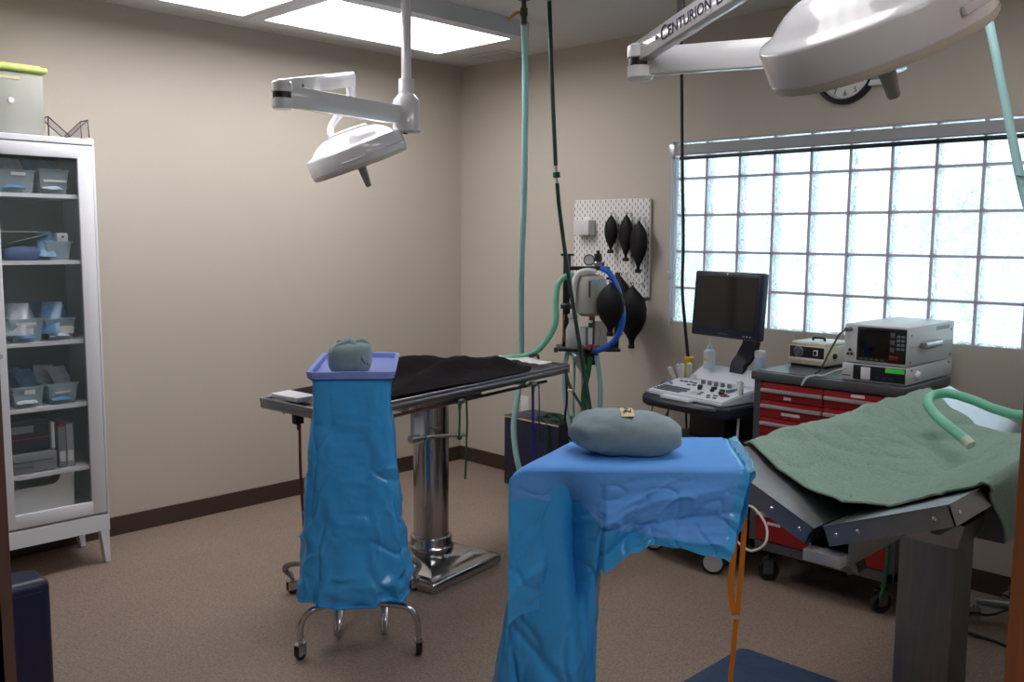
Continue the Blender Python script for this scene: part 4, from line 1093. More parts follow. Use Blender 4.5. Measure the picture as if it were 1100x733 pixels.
tag(link('green_tube', tube([(3.362,-.672,.60),(3.357,-.676,.45),(3.355,-.678,.30),(3.345,-.675,.16),(3.335,-.68,.11)], .008, seg=10), GREENS), 'green tube hanging down the right front edge of the tool cart', 'tube')
# suction / cautery unit
M = Tr(2.83,-.30,.9955) @ Rot(-4,'Z')
t = thing('cautery_unit', 'small cream electrosurgical unit with black front panel on the tool cart', 'medical device', (2.83,-.30,.9955), math.radians(-4))
link('case', box(-.098,.098,-.10,.13,.012,.10,bev=.008), CREAM, t)
link('foot_skirt', box(-.088,.088,-.09,.12,.0,.014,bev=.002), BLACK, t)
link('lid', box(-.090,.09,-.09,.125,.099,.118,bev=.008), mat('cream_lid',(222,220,205),.4), t)
link('top_handle', tube([(-.03,.0,.117),(-.025,.0,.130),(.025,.0,.130),(.03,.0,.117)], .006, seg=8), BLACK, t)
fp = link('front_panel', box(-.088,.086,-.1025,-.099,.045,.096,bev=.001), PANEL, t)
kb = lathe([(.022,.0),(.022,.002),(.018,.004),(.018,.012),(.008,.014),(0,.014)], M=Tr(-.042,-.102,.072) @ Rot(90,'X'), seg=32); link('dial', kb, GREYD, fp)
link('dial_ring', lathe([(.0225,.001),(.0235,.001),(.0235,.003),(.0225,.003)], M=Tr(-.042,-.102,.072) @ Rot(90,'X'), seg=32), LABELW, fp)
link('switch', box(.036,.058,-.108,-.102,.058,.084,bev=.001), LABELW, fp); link('switch_key', box(.040,.054,-.111,-.1075,.062,.080,bev=.001), PANEL, fp)
link('lower_trim', box(-.096,.096,-.1035,-.099,.032,.042,bev=.001), LABELW, t)
link('side_knob', cyl((.102,-.03,.055), .012, .012, axis='X'), BLACK, t)
t2 = tag(link('sling_strap', ribbon([(2.745,-.26,1.09),(2.722,-.25,1.05),(2.712,-.26,1.01),(2.725,-.29,.998),(2.745,-.33,.9965)], .02, .003, (0,1,.2)), CORD), 'black strap drooping from the left side of the cream unit', 'strap')
# stacked monitors
t = thing('capnograph', 'lower flat grey device with a bright green label under the patient monitor', 'medical device', (3.235,-.36,.9955))
X0, X1, YF_, YK = 3.10, 3.372, -.63, -.12
link('case', box(X0,X1,YF_,YK,.997,1.068,bev=.004), GREYP, t, world=True)
fp = link('front_panel', box(X0+.05,X1-.004,YF_-.0025,YF_+.001,1.003,1.064,bev=.001), PANEL, t, world=True)
link('sensor_door', box(X0+.085,X0+.125,YF_-.007,YF_-.002,1.006,1.058,bev=.003), WHITEP, fp, world=True)
link('green_label', box(X1-.085,X1-.008,YF_-.0045,YF_-.0018,1.043,1.062), GLIME, fp, world=True)
for k in range(3): link('key', box(X0+.145+.028*k,X0+.166+.028*k,YF_-.004,YF_-.002,1.012,1.022,bev=.001), INK, fp, world=True)
link('blue_mark', box(X0+.004,X0+.04,YF_-.001,YF_+.001,1.014,1.018), INK, t, world=True)
link('side_probe', lathe([(0,.016),(.012,.014),(.018,.006),(.02,0)], M=Tr(X1,-.52,1.03) @ Rot(90,'Y'), seg=18), WHITEP, t, world=True)
for y in (YF_+.05, YK-.05): link('screw', cyl((X1+.001,y,1.055), .004, .003, axis='X'), BLACK, t, world=True)
for x in (X0+.03, X1-.03): link('foot', cyl((x,YF_+.04,.9965), .01, .002), RUBBER, t, world=True)
t = thing('patient_monitor', 'grey box patient monitor with dark screen and red key, top of the device stack', 'medical device', (3.235,-.36,1.070))
link('case', box(X0+.005,X1,YF_,YK,1.072,1.235,bev=.006), GREYP, t, world=True)
fp = link('front_panel', box(X0+.062,X1-.006,YF_-.004,YF_+.001,1.084,1.226,bev=.003), PANEL, t, world=True)
link('screen', box(X0+.072,X1-.075,YF_-.0052,YF_-.0035,1.102,1.216,bev=.001), SCREEN, fp, world=True)
for k in range(3): link('soft_key', box(X1-.070,X1-.052,YF_-.0058,YF_-.0038,1.19-.03*k,1.208-.03*k,bev=.001), GREYD, fp, world=True)
for r_i in range(2):
    for k in range(4): link('key', box(X1-.044+.018*r_i,X1-.030+.018*r_i,YF_-.0058,YF_-.0038,1.19-.017*k,1.2-.017*k,bev=.001), KEYG, fp, world=True)
link('red_key', box(X1-.072,X1-.036,YF_-.0062,YF_-.0038,1.098,1.114,bev=.001), RED, fp, world=True)
for k in range(5): link('lower_key', box(X0+.075+.022*k,X0+.09+.022*k,YF_-.0055,YF_-.0038,1.089,1.095), GREYD, fp, world=True)
for (dx, dz) in ((.018,1.125),(.01,1.108),(.028,1.108)): link('socket', cyl((X0+.016+dx*.9,YF_-.003,dz), .0055, .006, axis='Y'), BLACK, t, world=True)
link('cable_plug', cyl((X0+.03,YF_-.02,1.212), .009, .045, axis='Y'), GREYD, t, world=True)
link('seam', box(X1-.0005,X1+.0006,YF_+.01,YK-.01,1.15,1.1515), GREYD, t, world=True)
hd = B(); add_box(hd, X1,X1+.022,-.50,-.485,1.14,1.165,bev=.003); add_box(hd, X1,X1+.022,-.33,-.315,1.14,1.165,bev=.003); add_box(hd, X1+.014,X1+.026,-.50,-.315,1.138,1.167,bev=.005); link('carry_handle', hd, STEEL, t, world=True)
for k in range(7): link('vent_slot', box(X1-.0004,X1+.0008,-.33+.022*k,-.32+.022*k,1.205,1.222), GREYD, t, world=True)
for y in (YF_+.03, YK-.04):
    for z in (1.09, 1.20): link('screw', cyl((X1+.001,y,z), .004, .003, axis='X'), BLACK, t, world=True)
tag(link('sensor_cable', tube([(X0+.03,YF_-.042,1.212),(X0+.01,-.69,1.19),(3.06,-.67,1.11),(3.01,-.64,1.03),(2.975,-.62,1.003),(3.00,-.60,.999)], .004, seg=8), GREYD), 'thin grey cable drooping from the patient monitor past the cream unit', 'cable')
tag(link('sensor_cable', tube([(X0+.02,YF_-.01,1.045),(3.08,-.66,1.03),(3.03,-.645,1.004),(2.99,-.64,1.0),(2.965,-.675,.99),(2.95,-.69,.955)], .004, seg=8), GREYP), 'pale cable running from the lower device over the cart front', 'cable')

# ------------------------------------------------------------------ ultrasound machine
us = thing('ultrasound_machine', 'white and navy rolling ultrasound machine with a dark monitor', 'ultrasound machine', (2.37,-.42,0), math.radians(-9))
DN = mat('navy_plastic', (28,34,56), .35)
USW = mat('console_white', (214,216,226), .4)
WU = world_of(us)
base = [(x,y) for x,y in rrect(.24,.30,.08,cy=-.0)]
link('base', loft([[(x,y,.115) for x,y in base],[(x*1.0,y*1.0,.17) for x,y in base],[(x*.8,y*.8,.21) for x,y in base]],True,True), DN, us)
link('body', box(-.115,.12,-.09,.16,.20,.74,bev=.02,seg=3), BLACK, us)
link('body_shelf', box(-.24,.23,-.20,.20,.56,.60,bev=.012), mat('shelf_dark',(52,54,62),.45), us)
sh_ = [(x,y) for x,y in rrect(.285,.185,.07,cy=-.10)]
link('console_tray', loft([[(x*.96,y*.96,.755) for x,y in sh_],[(x,y,.768) for x,y in sh_],[(x,y,.800) for x,y in sh_],[(x*.98,y*.98,.808) for x,y in sh_]],True,True), DN, us)
link('front_grip', tube([(-.24,-.27,.79),(-.10,-.305,.79),(.10,-.305,.79),(.235,-.275,.79)], .014, seg=12), DN, us)
# wedge-shaped control panel
def cpan(x0, x1, y0, y1, z0, z1, base_z=.806):
    bm = B(); v = add_box(bm, x0,x1,y0,y1,base_z,base_z+.01)
    for q in v:
        if q.co.z > base_z+.005: q.co.z = z0 if q.co.y < (y0+y1)/2 else z1
    bmesh.ops.bevel(bm, geom=bm.edges[:], offset=.006, segments=2, affect='EDGES')
    return bm
cp = link('control_panel', cpan(-.255,.235,-.245,.0,.828,.872), USW, us)
link('wrist_rest', cpan(-.13,.07,-.285,-.235,.818,.826), USW, cp)
link('back_console', cpan(-.185,.235,-.02,.10,.878,.945), USW, us)
pc = lambda x, y: .828+(y+.245)/.245*.044
def key(par, x0, x1, y0, y1, h, m, name='key', bev=.001):
    zc = pc(0,(y0+y1)/2); return link(name, box(x0,x1,y0,y1,zc-.003,zc+h,bev=bev), m, par)
kbm = B()
for r_i in range(4):
    for k in range(12):
        xx = -.235+.0145*k+.003*r_i; yy = -.215+.019*r_i; add_box(kbm, xx,xx+.012,yy,yy+.015,pc(0,yy)-.002,pc(0,yy)+.005)
link('keyboard', kbm, KEYG, cp, smooth=False)
for k in range(5):
    b = lathe([(0,.02),(.009,.02),(.011,.016),(.012,0)], c=(-.06+.042*k,-.045,pc(0,-.045)), seg=20); link('rotary_knob', b, KEYG, cp)
for (x,y,r) in ((-.03,-.10,.013),(-.01,-.125,.011),(.055,-.095,.014),(.07,-.125,.010),(.12,-.11,.014),(.14,-.14,.014)):
    link('control_button', lathe([(0,.013),(r*.9,.013),(r,.009),(r,0)], c=(x,y,pc(0,y)), seg=20), BLACK, cp)
link('trackball', lathe([(0,.008),(.010,.006),(.015,.0),(.02,-.001),(.024,0)], c=(.0,-.175,pc(0,-.175)), seg=24), mat('trackball_tan',(206,204,190),.3), cp)
for (x,y) in ((-.055,-.16),(-.05,-.185),(.04,-.165),(.045,-.19),(.10,-.185),(.135,-.175),(.165,-.165),(.19,-.155),(.12,-.21),(.155,-.205),(-.10,-.06),(-.13,-.055),(-.16,-.06),(-.19,-.06),(-.08,-.09),(-.11,-.095)):
    key(cp, x-.010,x+.010,y-.005,y+.005,.006,KEYG)
key(cp, .17,.186,-.165,-.15,.012,RED,'red_button'); key(cp, .15,.165,-.12,-.04,.01,KEYG,'slider')
for k in range(2): link('speaker_grille', box(-.165+.30*k,-.125+.30*k,-.0225,-.0195,.878,.9), GREYP, us)
link('console_text', box(.04,.07,.0,.004,.9,.906) if False else box(.02,.05,-.012,-.008,.872,.876), INK, us)
# monitor on its arm
link('monitor_arm', ribbon([(.06,.07,.90),(.055,.085,.96),(.075,.10,1.0),(.11,.10,1.06),(.115,.105,1.12)], .085, .03, (1,0,.15)), DN, us)
Mm = Tr(.040,.005,1.264) @ Rot(-3,'Z') @ Rot(-4,'X')
mon = link('monitor', box(-.222,.222,-.02,.03,-.162,.162,bev=.012,seg=3,M=Mm), DN, us)
link('screen', box(-.197,.197,-.0215,-.019,-.118,.138,M=Mm), SCREEN, mon)
link('maker_mark', box(-.03,.03,-.0225,-.019,-.146,-.140,M=Mm), GREYD, mon)
link('camera_dot', cyl((0,0,0), .005, .002, axis='Y', M=Mm @ Tr(.0,-.0205,.150)), GREYP, mon)
for k in range(3): link('monitor_button', box(.13+.02*k,.14+.02*k,-.022,-.019,-.146,-.142,M=Mm), GREYP, mon)
link('monitor_back', box(-.12,.14,.028,.06,-.11,.10,bev=.012,M=Mm), DN, mon)
for x, y in ((-.20,-.22),(.205,-.235),(-.20,.22),(.20,.22)):
    r = .058
    M = Tr(x,y,0) @ Rot(38,'Z')
    o = link('caster', lathe([(0,-.018),(.042,-.018),(.047,-.012),(.047,.012),(.042,.018),(0,.018)], M=M @ Tr(0,0,r) @ Rot(90,'X'), seg=32), mat('wheel_disc',(190,192,196),.4), us)
    link('tyre', lathe([(.046,-.014),(.055,-.014),(.058,-.009),(.058,.009),(.055,.014),(.046,.014)], M=M @ Tr(0,0,r) @ Rot(90,'X'), seg=36), RUBBER, o)
    link('fork', box(-.03,.03,-.026,.026,.098,.118,bev=.006,M=M), GREYP, o)
# probes in a holder at the left, gel bottle, small bottles
hold = link('probe_holder', box(-.285,-.215,-.06,.04,.81,.84,bev=.008), GREYP, us)
for i, (x, y, tx, ty_, L) in enumerate(((-.262,-.02,-28,8,.10),(-.245,.0,-14,5,.11),(-.232,-.015,2,4,.115),(-.222,.02,10,6,.12))):
    M = Tr(x,y,.835) @ Rot(tx,'Y') @ Rot(ty_,'X')
    link('probe', lathe([(.007,-.01),(.009,.03),(.012,.06),(.014,.085),(.012,L-.008),(0,L)], M=M, seg=18), GREYP, us)
cv_ = grid(20, 8, lambda u, v: V((-.285+.10*u, -.10-.012*math.sin(PI*v), .812+.05*math.sin(PI*u)**.6*v)), thick=.02); 
tr_ = link('curved_probe', cv_, GREYP, us); link('probe_face', grid(20, 5, lambda u, v: V((-.285+.10*u, -.112-.016*v, .818+.048*math.sin(PI*u)**.6)), thick=.004), mat('probe_face_blue',(120,140,180),.4), tr_)
def bottle(name, label, prof, m, x, y, z, capprof, capm, extra=None, group=None):
    p = WU @ V((x,y,z)); t = thing(name, label, 'bottle', tuple(p), group=group)
    link('bottle_body', lathe(prof, c=tuple(p), seg=28), m, t, world=True); link('cap', lathe(capprof, c=tuple(p), seg=20), capm, t, world=True)
    return t, p
t, p = bottle('squeeze_bottle', 'tall clear squeeze bottle with a pointed tip beside the monitor', [(0,.001),(.026,.001),(.029,.006),(.029,.075),(.026,.088),(.014,.098),(.012,.102)], BOTTLE, -.105, .045, .933, [(.013,.10),(.014,.104),(.011,.112),(.006,.118),(.0025,.145),(0,.147)], WHITEP)
bm = grid(8, 4, lambda u, v: V((p.x+.0295*math.cos(-2.3+1.0*u), p.y+.0295*math.sin(-2.3+1.0*u), p.z+.038+.012*v)), thick=.0006); link('label', bm, YEL, t, world=True)
t, p = bottle('gel_bottle', 'squat white-capped bottle at the right end of the ultrasound console', [(0,.001),(.022,.001),(.025,.006),(.025,.07),(.022,.078)], mat('bottle_bluewhite',(160,185,215),.35), .205, .055, .942, [(.025,.078),(.026,.08),(.026,.105),(.023,.109),(0,.109)], WHITEP)
t, p = bottle('gel_bottle', 'small white bottle standing at the front right of the console', [(0,.001),(.012,.001),(.014,.004),(.014,.04),(.011,.048)], WHITEP, .222, -.10, .856, [(.007,.048),(.008,.06),(.006,.066),(0,.067)], WHITEP)
# cables below the console
tag(link('probe_cable', tube([WU @ V(q) for q in ((-.25,-.20,.755),(-.25,-.21,.70),(-.22,-.215,.66),(-.17,-.21,.68),(-.14,-.20,.745))], .004, seg=8), GREYD), 'thin grey cable looping under the left of the ultrasound console', 'cable')
tag(link('probe_cable', tube([WU @ V(q) for q in ((-.12,-.22,.755),(-.125,-.24,.64),(-.13,-.26,.50),(-.12,-.25,.36),(-.08,-.24,.22))], .004, seg=8), GREYD), 'thin straight cable hanging down from the ultrasound console front', 'cable')
tag(link('probe_cable', tube([WU @ V(q) for q in ((.25,-.14,.755),(.26,-.16,.62),(.262,-.17,.48),(.25,-.17,.34),(.22,-.2,.22))], .006, seg=8), GREYP), 'light grey cable hanging at the right side of the ultrasound machine', 'cable')
tag(link('power_cable', tube([WU @ V((.235,-.19,.62)),P(792,535,4.1),P(810,546,3.98),P(823,565,3.93),P(822,584,3.9),P(808,592,3.92),P(795,585,3.95),P(778,568,4.0),P(768,560,4.1),WU @ V((.16,-.2,.21))], .0055, seg=10), WHITEP), 'white cable making a loop in front of the tool cart', 'cable')

# ------------------------------------------------------------------ ceiling drops
t = thing('ceiling_hose', 'long pale blue gas hose hanging from a ceiling valve near the exam table', 'hose', (1.62,-1.06,H))
q0 = V((1.625,-1.068,H))
vb = B(); add_cyl(vb, (q0.x,q0.y,H-.01), .03, .02); add_cyl(vb, (q0.x,q0.y,H-.06), .012, .10); add_cyl(vb, (q0.x,q0.y,H-.075), .018, .035); add_cyl(vb, (q0.x,q0.y,H-.12), .0145, .03); link('valve', vb, mat('bronze',(96,86,76),.4,metal=.8), t, world=True)
link('valve_lever', ribbon([(q0.x,q0.y,H-.07),(q0.x-.03,q0.y-.03,H-.085),(q0.x-.055,q0.y-.05,H-.115)], .014, .006, (.7,-.7,.5)), BRASS, t, world=True)
link('hose', tube([V((q0.x,q0.y,H-.10)),P(564,60,4.72),P(564,130,4.8),P(563,210,4.92),P(560,300,5.08),P(560,380,5.24),P(557,420,5.24),P(552,455,5.22),P(554,485,5.2),P(560,510,5.18),P(570,525,5.15),P(585,527,5.12)], .0165, seg=20), HOSEC, t, world=True)
link('hose_joint', tube([P(563,200,4.905),P(562.6,207,4.915)], .0185, seg=18, smooth=0), HOSEC, t, world=True)
t = thing('ceiling_hose', 'thin dark green hose dropping from the ceiling past the breathing bags', 'hose', tuple(P(590,-35,4.4)))
gt = P(589,-60,4.35); gt.z = H
link('upper_hose', tube([gt+V((0,0,-.03)),P(590,0,4.45),P(593,90,4.5),P(597,178,4.55)], .0105, seg=12), HOSEDG, t, world=True)
link('lower_hose', tube([P(598.5,197,4.56),P(601,225,4.58),P(607,270,4.6),P(616,330,4.6),P(626,390,4.6),P(634,440,4.58),P(640,475,4.55),P(645,520,4.5)], .0105, seg=12), HOSEDG, t, world=True)
cb = B(); add_tube(cb, [P(597,176,4.55),P(598.6,199,4.56)], [.007,.011,.012,.012,.011,.007], seg=14, smooth=0); link('coupling', cb, STEEL, t, world=True)
cb = B(); add_tube(cb, [P(597.6,185,4.55),P(598.1,191,4.555)], .018, seg=16, smooth=0); link('coupling_ring', cb, GREENS, t, world=True)
link('ceiling_fitting', cyl((gt.x,gt.y,H-.02), .018, .04), STEEL, t, world=True)
t = thing('drop_cord', 'black power drop cord with yellow connector hanging before the window', 'cord', (2.151,-.52,H))
link('cord', tube([V((2.151,-.515,H-.05)),P(732,60,4.86),P(733,180,4.86),P(734,260,4.86),P(733,310,4.86),P(736,350,4.86),P(739,384,4.86)], .0085, seg=12), CORD, t, world=True)
link('ceiling_fitting', cyl((2.151,-.515,H-.035), .02, .07), STEEL, t, world=True)
pp = P(740,392,4.86); cb = B(); add_lathe(cb, [(.012,.045),(.026,.043),(.027,.03),(.021,.026),(.02,-.03),(.024,-.034),(.024,-.05),(0,-.05)], c=tuple(pp), seg=20); link('connector', cb, YEL, t, world=True)
link('lower_cord', tube([pp+V((0,0,-.05)),P(738,425,4.9),P(737,445,4.95),P(738,470,4.95),P(740,520,4.95)], .006, seg=10), CORD, t, world=True)

# ------------------------------------------------------------------ anaesthesia machine
an = thing('anaesthesia_machine', 'anaesthesia machine on a wheeled pole in front of the pegboard', 'anaesthesia machine', (1.56,-.49,0), math.radians(44.6))
WA = world_of(an)
link('pole', cyl((0,0,.60), .021, 1.0), STEEL, an)
link('rear_column', box(-.125,-.085,.02,.06,.985,1.49,bev=.003), BLACK, an)
link('column_cap', box(-.14,-.07,.01,.07,1.488,1.50,bev=.003), BLACK, an)
link('shelf', box(-.155,.185,-.10,.12,.972,.988,bev=.004), BLACK, an)
link('shelf_arm', box(-.03,.03,-.06,.06,.94,.972,bev=.004), GREYD, an)
link('side_gusset', loft([[(-.10,-.03,.97),(.0,-.03,.97),(-.02,-.03,.84)],[(-.10,-.022,.97),(.0,-.022,.97),(-.02,-.022,.84)]],True,True), ALU, an, smooth=False)
link('manifold', box(-.10,.12,-.06,.06,1.412,1.432,bev=.003), BLACK, an)
link('manifold_arm', box(.02,.05,-.01,.02,.985,1.412,bev=.003), GREYD, an)
# absorber canister
ab = lathe([(0,1.14),(.05,1.145),(.075,1.16),(.082,1.18),(.082,1.33),(.07,1.36),(.03,1.37),(0,1.37)], c=(.02,-.06,.02), seg=36); link('absorber_canister', ab, mat('absorber_grey',(176,176,168),.35), an)
link('canister_window', box(.055,.098,-.14,-.05,1.22,1.37,bev=.012), clear_plastic('clear_chamber',(190,200,210),.5,.1), an)
link('canister_label', box(.02,.05,-.1435,-.138,1.335,1.365), mat('label_blue',(140,190,215),.5), an)
link('canister_post', box(.002,.012,-.15,-.138,1.27,1.36), GREYD, an)
link('white_elbow', tube([(.04,-.09,1.405),(-.01,-.10,1.41),(-.055,-.10,1.39),(-.075,-.10,1.33),(-.08,-.09,1.24)], .016, seg=16), WHITEP, an)
link('canister_stem', cyl((.02,-.08,1.13), .01, .08), STEEL, an)
# pressure gauge, relief valve
link('pressure_gauge', lathe([(0,.012),(.024,.012),(.028,.008),(.028,-.008),(0,-.008)], M=Tr(.01,-.03,1.468) @ Rot(90,'X'), seg=32), WHITEP, an)
link('gauge_rim', tube([(.01+.028*math.cos(k*PI/12),-.043,1.468+.028*math.sin(k*PI/12)) for k in range(25)], .003, seg=8, smooth=0), BLACK, an)
link('relief_valve', lathe([(0,.09),(.010,.09),(.010,.075),(.02,.07),(.022,.035),(.017,.03),(.017,.0)], c=(.058,-.05,1.43), seg=24), BLACK, an)
link('valve_collar', lathe([(.022,0),(.025,.003),(.025,.02),(.022,.024)], c=(.058,-.05,1.435), seg=24), STEEL, an)
link('red_collar', cyl((.085,-.06,1.445), .013, .012, axis='X'), RED, an)
# vaporizer bottle, flow tubes, hose stems
link('vaporizer', lathe([(0,.0),(.036,0),(.038,.01),(.038,.10),(.03,.12),(.022,.135),(.022,.16),(.028,.165),(.028,.185),(0,.19)], c=(-.075,-.05,.988), seg=30), clear_plastic('vaporizer_glass',(200,205,210),.6,.15), an)
link('vaporizer_base', lathe([(.0,0),(.026,0),(.026,.05),(.0,.05)], c=(-.075,-.05,.990), seg=24), STEEL, an)
link('vaporizer_knob', lathe([(0,.0),(.03,.0),(.032,.02),(.02,.03),(0,.03)], c=(-.11,-.02,1.20), seg=20), BLACK, an)
link('small_vaporizer', lathe([(0,.0),(.02,0),(.02,.10),(.016,.12),(0,.125)], c=(-.025,-.08,.989), seg=20), GREYP, an)
link('flow_tube', cyl((.018,-.11,1.08), .011, .13), WHITEP, an)
link('flow_tube_band', cyl((.018,-.11,1.118), .0125, .026), GREENS, an)
link('flow_tube_tip', cyl((.018,-.11,1.15), .008, .03), RED, an)
link('copper_line', tube([(-.12,-.04,1.02),(-.125,-.045,1.10),(-.12,-.04,1.17)], .004, seg=8), BRASS, an)
link('flow_meter', box(.05,.12,-.02,.02,.989,1.13,bev=.003), clear_plastic('meter_clear',(170,175,185),.5,.1), an)
link('flow_float', tube([(.075,-.03,1.0),(.088,-.03,1.09)], .005, seg=8, smooth=0), WHITEP, an)
for x, y, r_ in ((-.03,-.12,20),(.01,-.13,80),(.05,-.12,-30),(.025,-.10,50)):
    bm = B(); add_box(bm, -.026,.026,-.006,.006,.989,1.001,bev=.003,M=Tr(x,y,0) @ Rot(r_,'Z')); add_box(bm, -.01,.01,-.012,.012,1.0,1.012,bev=.003,M=Tr(x,y,0) @ Rot(r_,'Z')); link('hose_clip', bm, mat('clip_pink',(170,84,84),.4), an)
link('valve_block', box(-.0,.07,-.07,.0,.895,.955,bev=.006), BLACK, an)
link('shelf_knob', lathe([(0,0),(.014,0),(.014,.02),(0,.022)], M=Tr(-.155,-.05,.975) @ Rot(-90,'Y'), seg=16), BLACK, an)
for k in range(3): link('side_arm', box(.11+.002*k,.165,-.012,.012,1.36-.11*k,1.372-.11*k), BLACK, an)
link('back_plate', box(.16,.185,-.01,.03,.99,1.40,bev=.003), BLACK, an)
for k in range(5):
    a_ = 2*PI*k/5+.3; e = (.20*math.cos(a_), .20*math.sin(a_))
    link('base_leg', tube([(0,0,.12),(e[0]*.6,e[1]*.6,.105),(e[0],e[1],.088)], .014, seg=10), BLACK, an); caster(an, e[0], e[1], r=.028, w=.02, rot=k*50, stem=.012)
def ALc(x, y, z): return WA @ V((x, y, z))
resbag('black breathing bag fixed on the front of the anaesthesia machine', ALc(.115,-.19,0).x, ALc(.115,-.19,0).y, 1.07, 1.37, .17, dpt=.10, group='black breathing bags on the pegboard')
bpy.data.objects['breathing_bag.005'].pop('group', None) if 'breathing_bag.005' in bpy.data.objects else None
tag(link('breathing_hose', tube([P(646,288,4.93),P(655,294,4.9),P(664,312,4.88),P(669,338,4.87),P(665,358,4.88),P(655,371,4.92),P(643,376.5,4.97),P(637,377,5.0)], .0155, seg=20), HOSEB), 'bright blue breathing hose arching on the right of the anaesthesia machine', 'hose')
gh = tag(link('breathing_hose', tube([P(618,297,5.0),P(610,296,4.97),P(600,305,4.95),P(597,325,4.93),P(597,345,4.9),P(590,362,4.9),P(578,376,4.9),P(566,382,4.9),P(552,384,4.9),P(538,385,4.9)], .0155, seg=20), HOSEG), 'pale green breathing hose running from the machine to the exam table end', 'hose')
tag(link('y_piece', tube([P(556,388,4.86),P(542,386.5,4.88),P(536,384,4.9)], .012, seg=12, smooth=0), WHITEP), 'white plastic breathing connector lying on the far end of the exam table', 'connector')
bm = grid(14, 10, lambda u, v: TL(-.12+.30*u, .60+.11*v, .9605+.012*abs(nz(u*5,v*4,6))+.010*math.exp(-((u-.45)/.14)**2)), thick=.002)
tag(link('gauze', bm, mat('gauze_white',(210,212,212),.8)), 'crumpled white gauze on the bare right end of the exam table', 'gauze')
bm = B(); add_tube(bm, [TL(.02,.71,.975),TL(.06,.72,.985),TL(.09,.70,.975)], .008, seg=8); tag(link('tube_clamp', bm, BLACK), 'small black clamp beside the gauze on the exam table end', 'clamp')
G2 = 'tubing hanging below the anaesthesia machine'
tag(link('drain_tube', tube([P(641,382,5.0),P(645,420,5.0),P(643,455,5.0),P(640,490,4.98),P(636,530,4.95)], .014, seg=14), HOSEC), 'pale blue tube hanging right of the machine pole', 'tube', G2)
tag(link('drain_tube', tube([P(619,384,5.0),P(611,378,5.05),P(606,400,5.05),P(607,430,5.05),P(612,460,5.03),P(618,495,5.0)], .013, seg=14), HOSEC), 'pale blue tube looping left of the machine pole', 'tube', G2)
tag(link('drain_tube', tube([P(617,378,5.1),P(617,405,5.1),P(616,440,5.1),P(618,500,5.1)], .007, seg=10), HOSEG), 'thin light green tube just behind the machine pole', 'tube', G2)
tag(link('tie_strap', ribbon([P(634,384,4.95),P(632,400,4.95),P(627,425,4.95),P(628,445,4.95),P(630,480,4.95)], .028, .004, (.7,.7,0)), GREENS), 'wide green strap hanging along the machine pole', 'strap', G2)
tag(link('tie_strap', ribbon([P(608,400,4.9),P(609,430,4.92),P(607,450,4.94),P(612,470,4.96),P(618,480,4.98)], .012, .004, (.7,.7,0)), CORD), 'dark cord dangling over the navy cabinet behind the exam table', 'strap', G2)
# navy cabinet against the wall
t = thing('floor_unit', 'dark navy metal cabinet unit on the floor against the back wall', 'cabinet', (.93,-.17,0))
link('case', box(.74,1.20,-.30,-.03,.02,.455,bev=.006), NAVYM, t, world=True)
link('top_panel', box(.735,1.205,-.305,-.025,.455,.466,bev=.003), NAVYM, t, world=True)
link('top_rim', box(.733,1.207,-.3085,-.304,.456,.463), TAPE, t, world=True)
for x in (.80,1.14): link('foot', box(x-.02,x+.02,-.27,-.06,0,.02), RUBBER, t, world=True)
for k in range(5): link('vent_slot', box(.98+.03*k,.995+.03*k,-.302,-.299,.34,.42), BLACK, t, world=True)
G3 = 'tangled cords on the navy cabinet'
for i, (pts, m, lb) in enumerate((([(1.17,-.25,.475),(1.05,-.20,.478),(.98,-.24,.478),(1.06,-.28,.475),(1.12,-.31,.45),(1.13,-.32,.30),(1.10,-.33,.12)], HOSEDG, 'dark green cord trailing over the front of the navy cabinet'),
                      ([(.99,-.12,.476),(1.08,-.18,.49),(1.16,-.22,.482),(1.19,-.28,.478),(1.215,-.31,.42),(1.22,-.31,.2)], CORD, 'black cord coiled at the right corner of the navy cabinet'),
                      ([(1.0,-.27,.475),(1.04,-.2,.50),(1.1,-.16,.495),(1.15,-.2,.48),(1.1,-.26,.476)], GREENS, 'green cord loop lying on top of the navy cabinet'))):
    tag(link('tangled_cord', tube(pts, .007, seg=8), m), lb, 'cord', G3)

# ------------------------------------------------------------------ rolling stand at the right edge
rs = thing('rolling_stand', 'black rolling stand with star base behind the V-top table, cut by the right edge', 'stand', (3.86,-.33,0))
bm = B(); add_box(bm, 3.775,3.812,-.40,-.34,.10,1.175,bev=.004); link('rail_post', bm, BLACK, rs, world=True)
link('rail_strip', box(3.783,3.804,-.404,-.399,.15,1.125), STEEL, rs, world=True)
bm = B(); add_box(bm, 3.812,4.05,-.42,-.20,1.04,1.06,bev=.004); link('shelf', bm, BLACK, rs, world=True)
link('hub', cyl((3.86,-.30,.11), .045, .05), CHROME, rs, world=True)
link('post_plate', box(3.77,3.90,-.40,-.28,.10,.125,bev=.004), GREYD, rs, world=True)
hubp = V((3.86,-.30,.10))
for k in range(5):
    a_ = math.radians(205+72*k); e = hubp + V((.27*math.cos(a_), .22*math.sin(a_), -.005))
    d_ = (e-hubp)
    link('base_leg', tube([hubp, hubp+d_*.5+V((0,0,.0)), e], [.024,.02,.015], seg=12), mat('leg_grey',(128,130,132),.35,metal=.5), rs, world=True)
    o = caster(None, e.x, e.y, r=.032, w=.04, rot=k*60+20, stem=.008)
    for ob in [o]+list(o.children):
        pass
    wl = o.children[0]
    # put the caster under the stand
    o.parent = rs; o.location = o.location - rs.location
    wl.location = wl.location
tag(link('equipment_box', box(3.83,4.03,-.40,-.22,1.062,1.14,bev=.006), GREYP), 'pale device on the shelf of the rolling stand at the right edge', 'medical device')
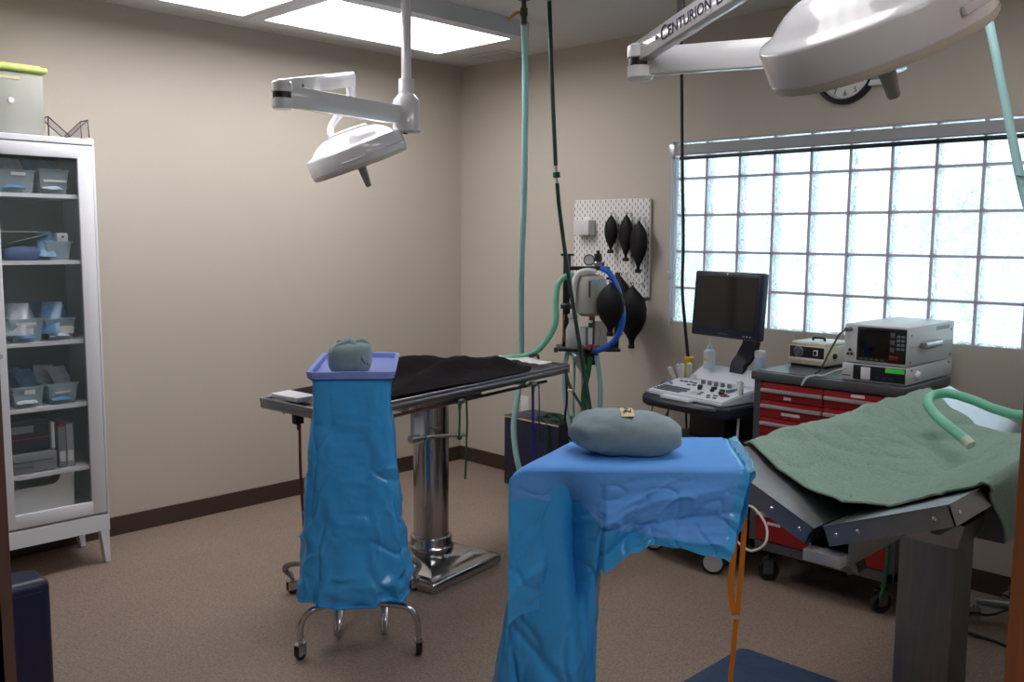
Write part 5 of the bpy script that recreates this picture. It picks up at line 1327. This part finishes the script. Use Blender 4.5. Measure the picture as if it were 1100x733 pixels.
tag(link('extension_cord', tube([(3.56,-.50,.006),(3.64,-.53,.006),(3.74,-.54,.006),(3.83,-.57,.006),(3.95,-.6,.006)], .006, seg=8), CORD), 'black cord lying straight on the floor under the rolling stand', 'cord')
tag(link('extension_cord', tube([P(1100,716,3.62)+V((0,0,0)) if False else V((3.99,-.98,.006)),V((3.93,-.97,.006)),V((3.90,-.99,.006)),V((3.90,-1.05,.006)),V((3.93,-1.13,.006))], .006, seg=8), CORD), 'black cord end curled on the floor at the right edge', 'cord')
tag(link('extension_cord', tube([(3.60,-.34,.02),(3.66,-.33,.03),(3.72,-.20,.04),(3.85,-.12,.05)], .005, seg=8), HOSEDG), 'dark green cord rising behind the star base of the rolling stand', 'cord')
# ------------------------------------------------------------------ camera, light
cam = bpy.data.cameras.new('camera'); co = bpy.data.objects.new('camera', cam); C.objects.link(co)
cam.sensor_width = 36; cam.lens = 990.602/1100*36; cam.clip_start = .05
Fv = V((-.69744778,.70805503,-.11056524)); Rv = V((.71184261,.70230216,.00719518)); Uv = Rv.cross(Fv)
co.matrix_world = Matrix(((Rv.x,Uv.x,-Fv.x,4.8281),(Rv.y,Uv.y,-Fv.y,-4.3857),(Rv.z,Uv.z,-Fv.z,1.581),(0,0,0,1)))
bpy.context.scene.camera = co
w = bpy.data.worlds.new('sky'); bpy.context.scene.world = w; w.use_nodes = True; nt = w.node_tree
bg = nt.nodes['Background']; tc = nt.nodes.new('ShaderNodeTexCoord')
n = nt.nodes.new('ShaderNodeTexNoise'); n.inputs['Scale'].default_value = 5; n.inputs['Detail'].default_value = 5
r = nt.nodes.new('ShaderNodeValToRGB'); e = r.color_ramp.elements
e[0].position = .38; e[0].color = (.16,.32,.32,1); e[1].position = .60; e[1].color = (.86,.95,1,1)
nt.links.new(tc.outputs['Generated'], n.inputs['Vector']); nt.links.new(n.outputs['Fac'], r.inputs['Fac']); nt.links.new(r.outputs['Color'], bg.inputs['Color'])
bg.inputs['Strength'].default_value = 2.5
sc = bpy.context.scene
sc.view_settings.view_transform = 'Standard'; sc.view_settings.look = 'None'; sc.view_settings.gamma = 1; sc.view_settings.use_curve_mapping = False
sc.view_settings.exposure = .45
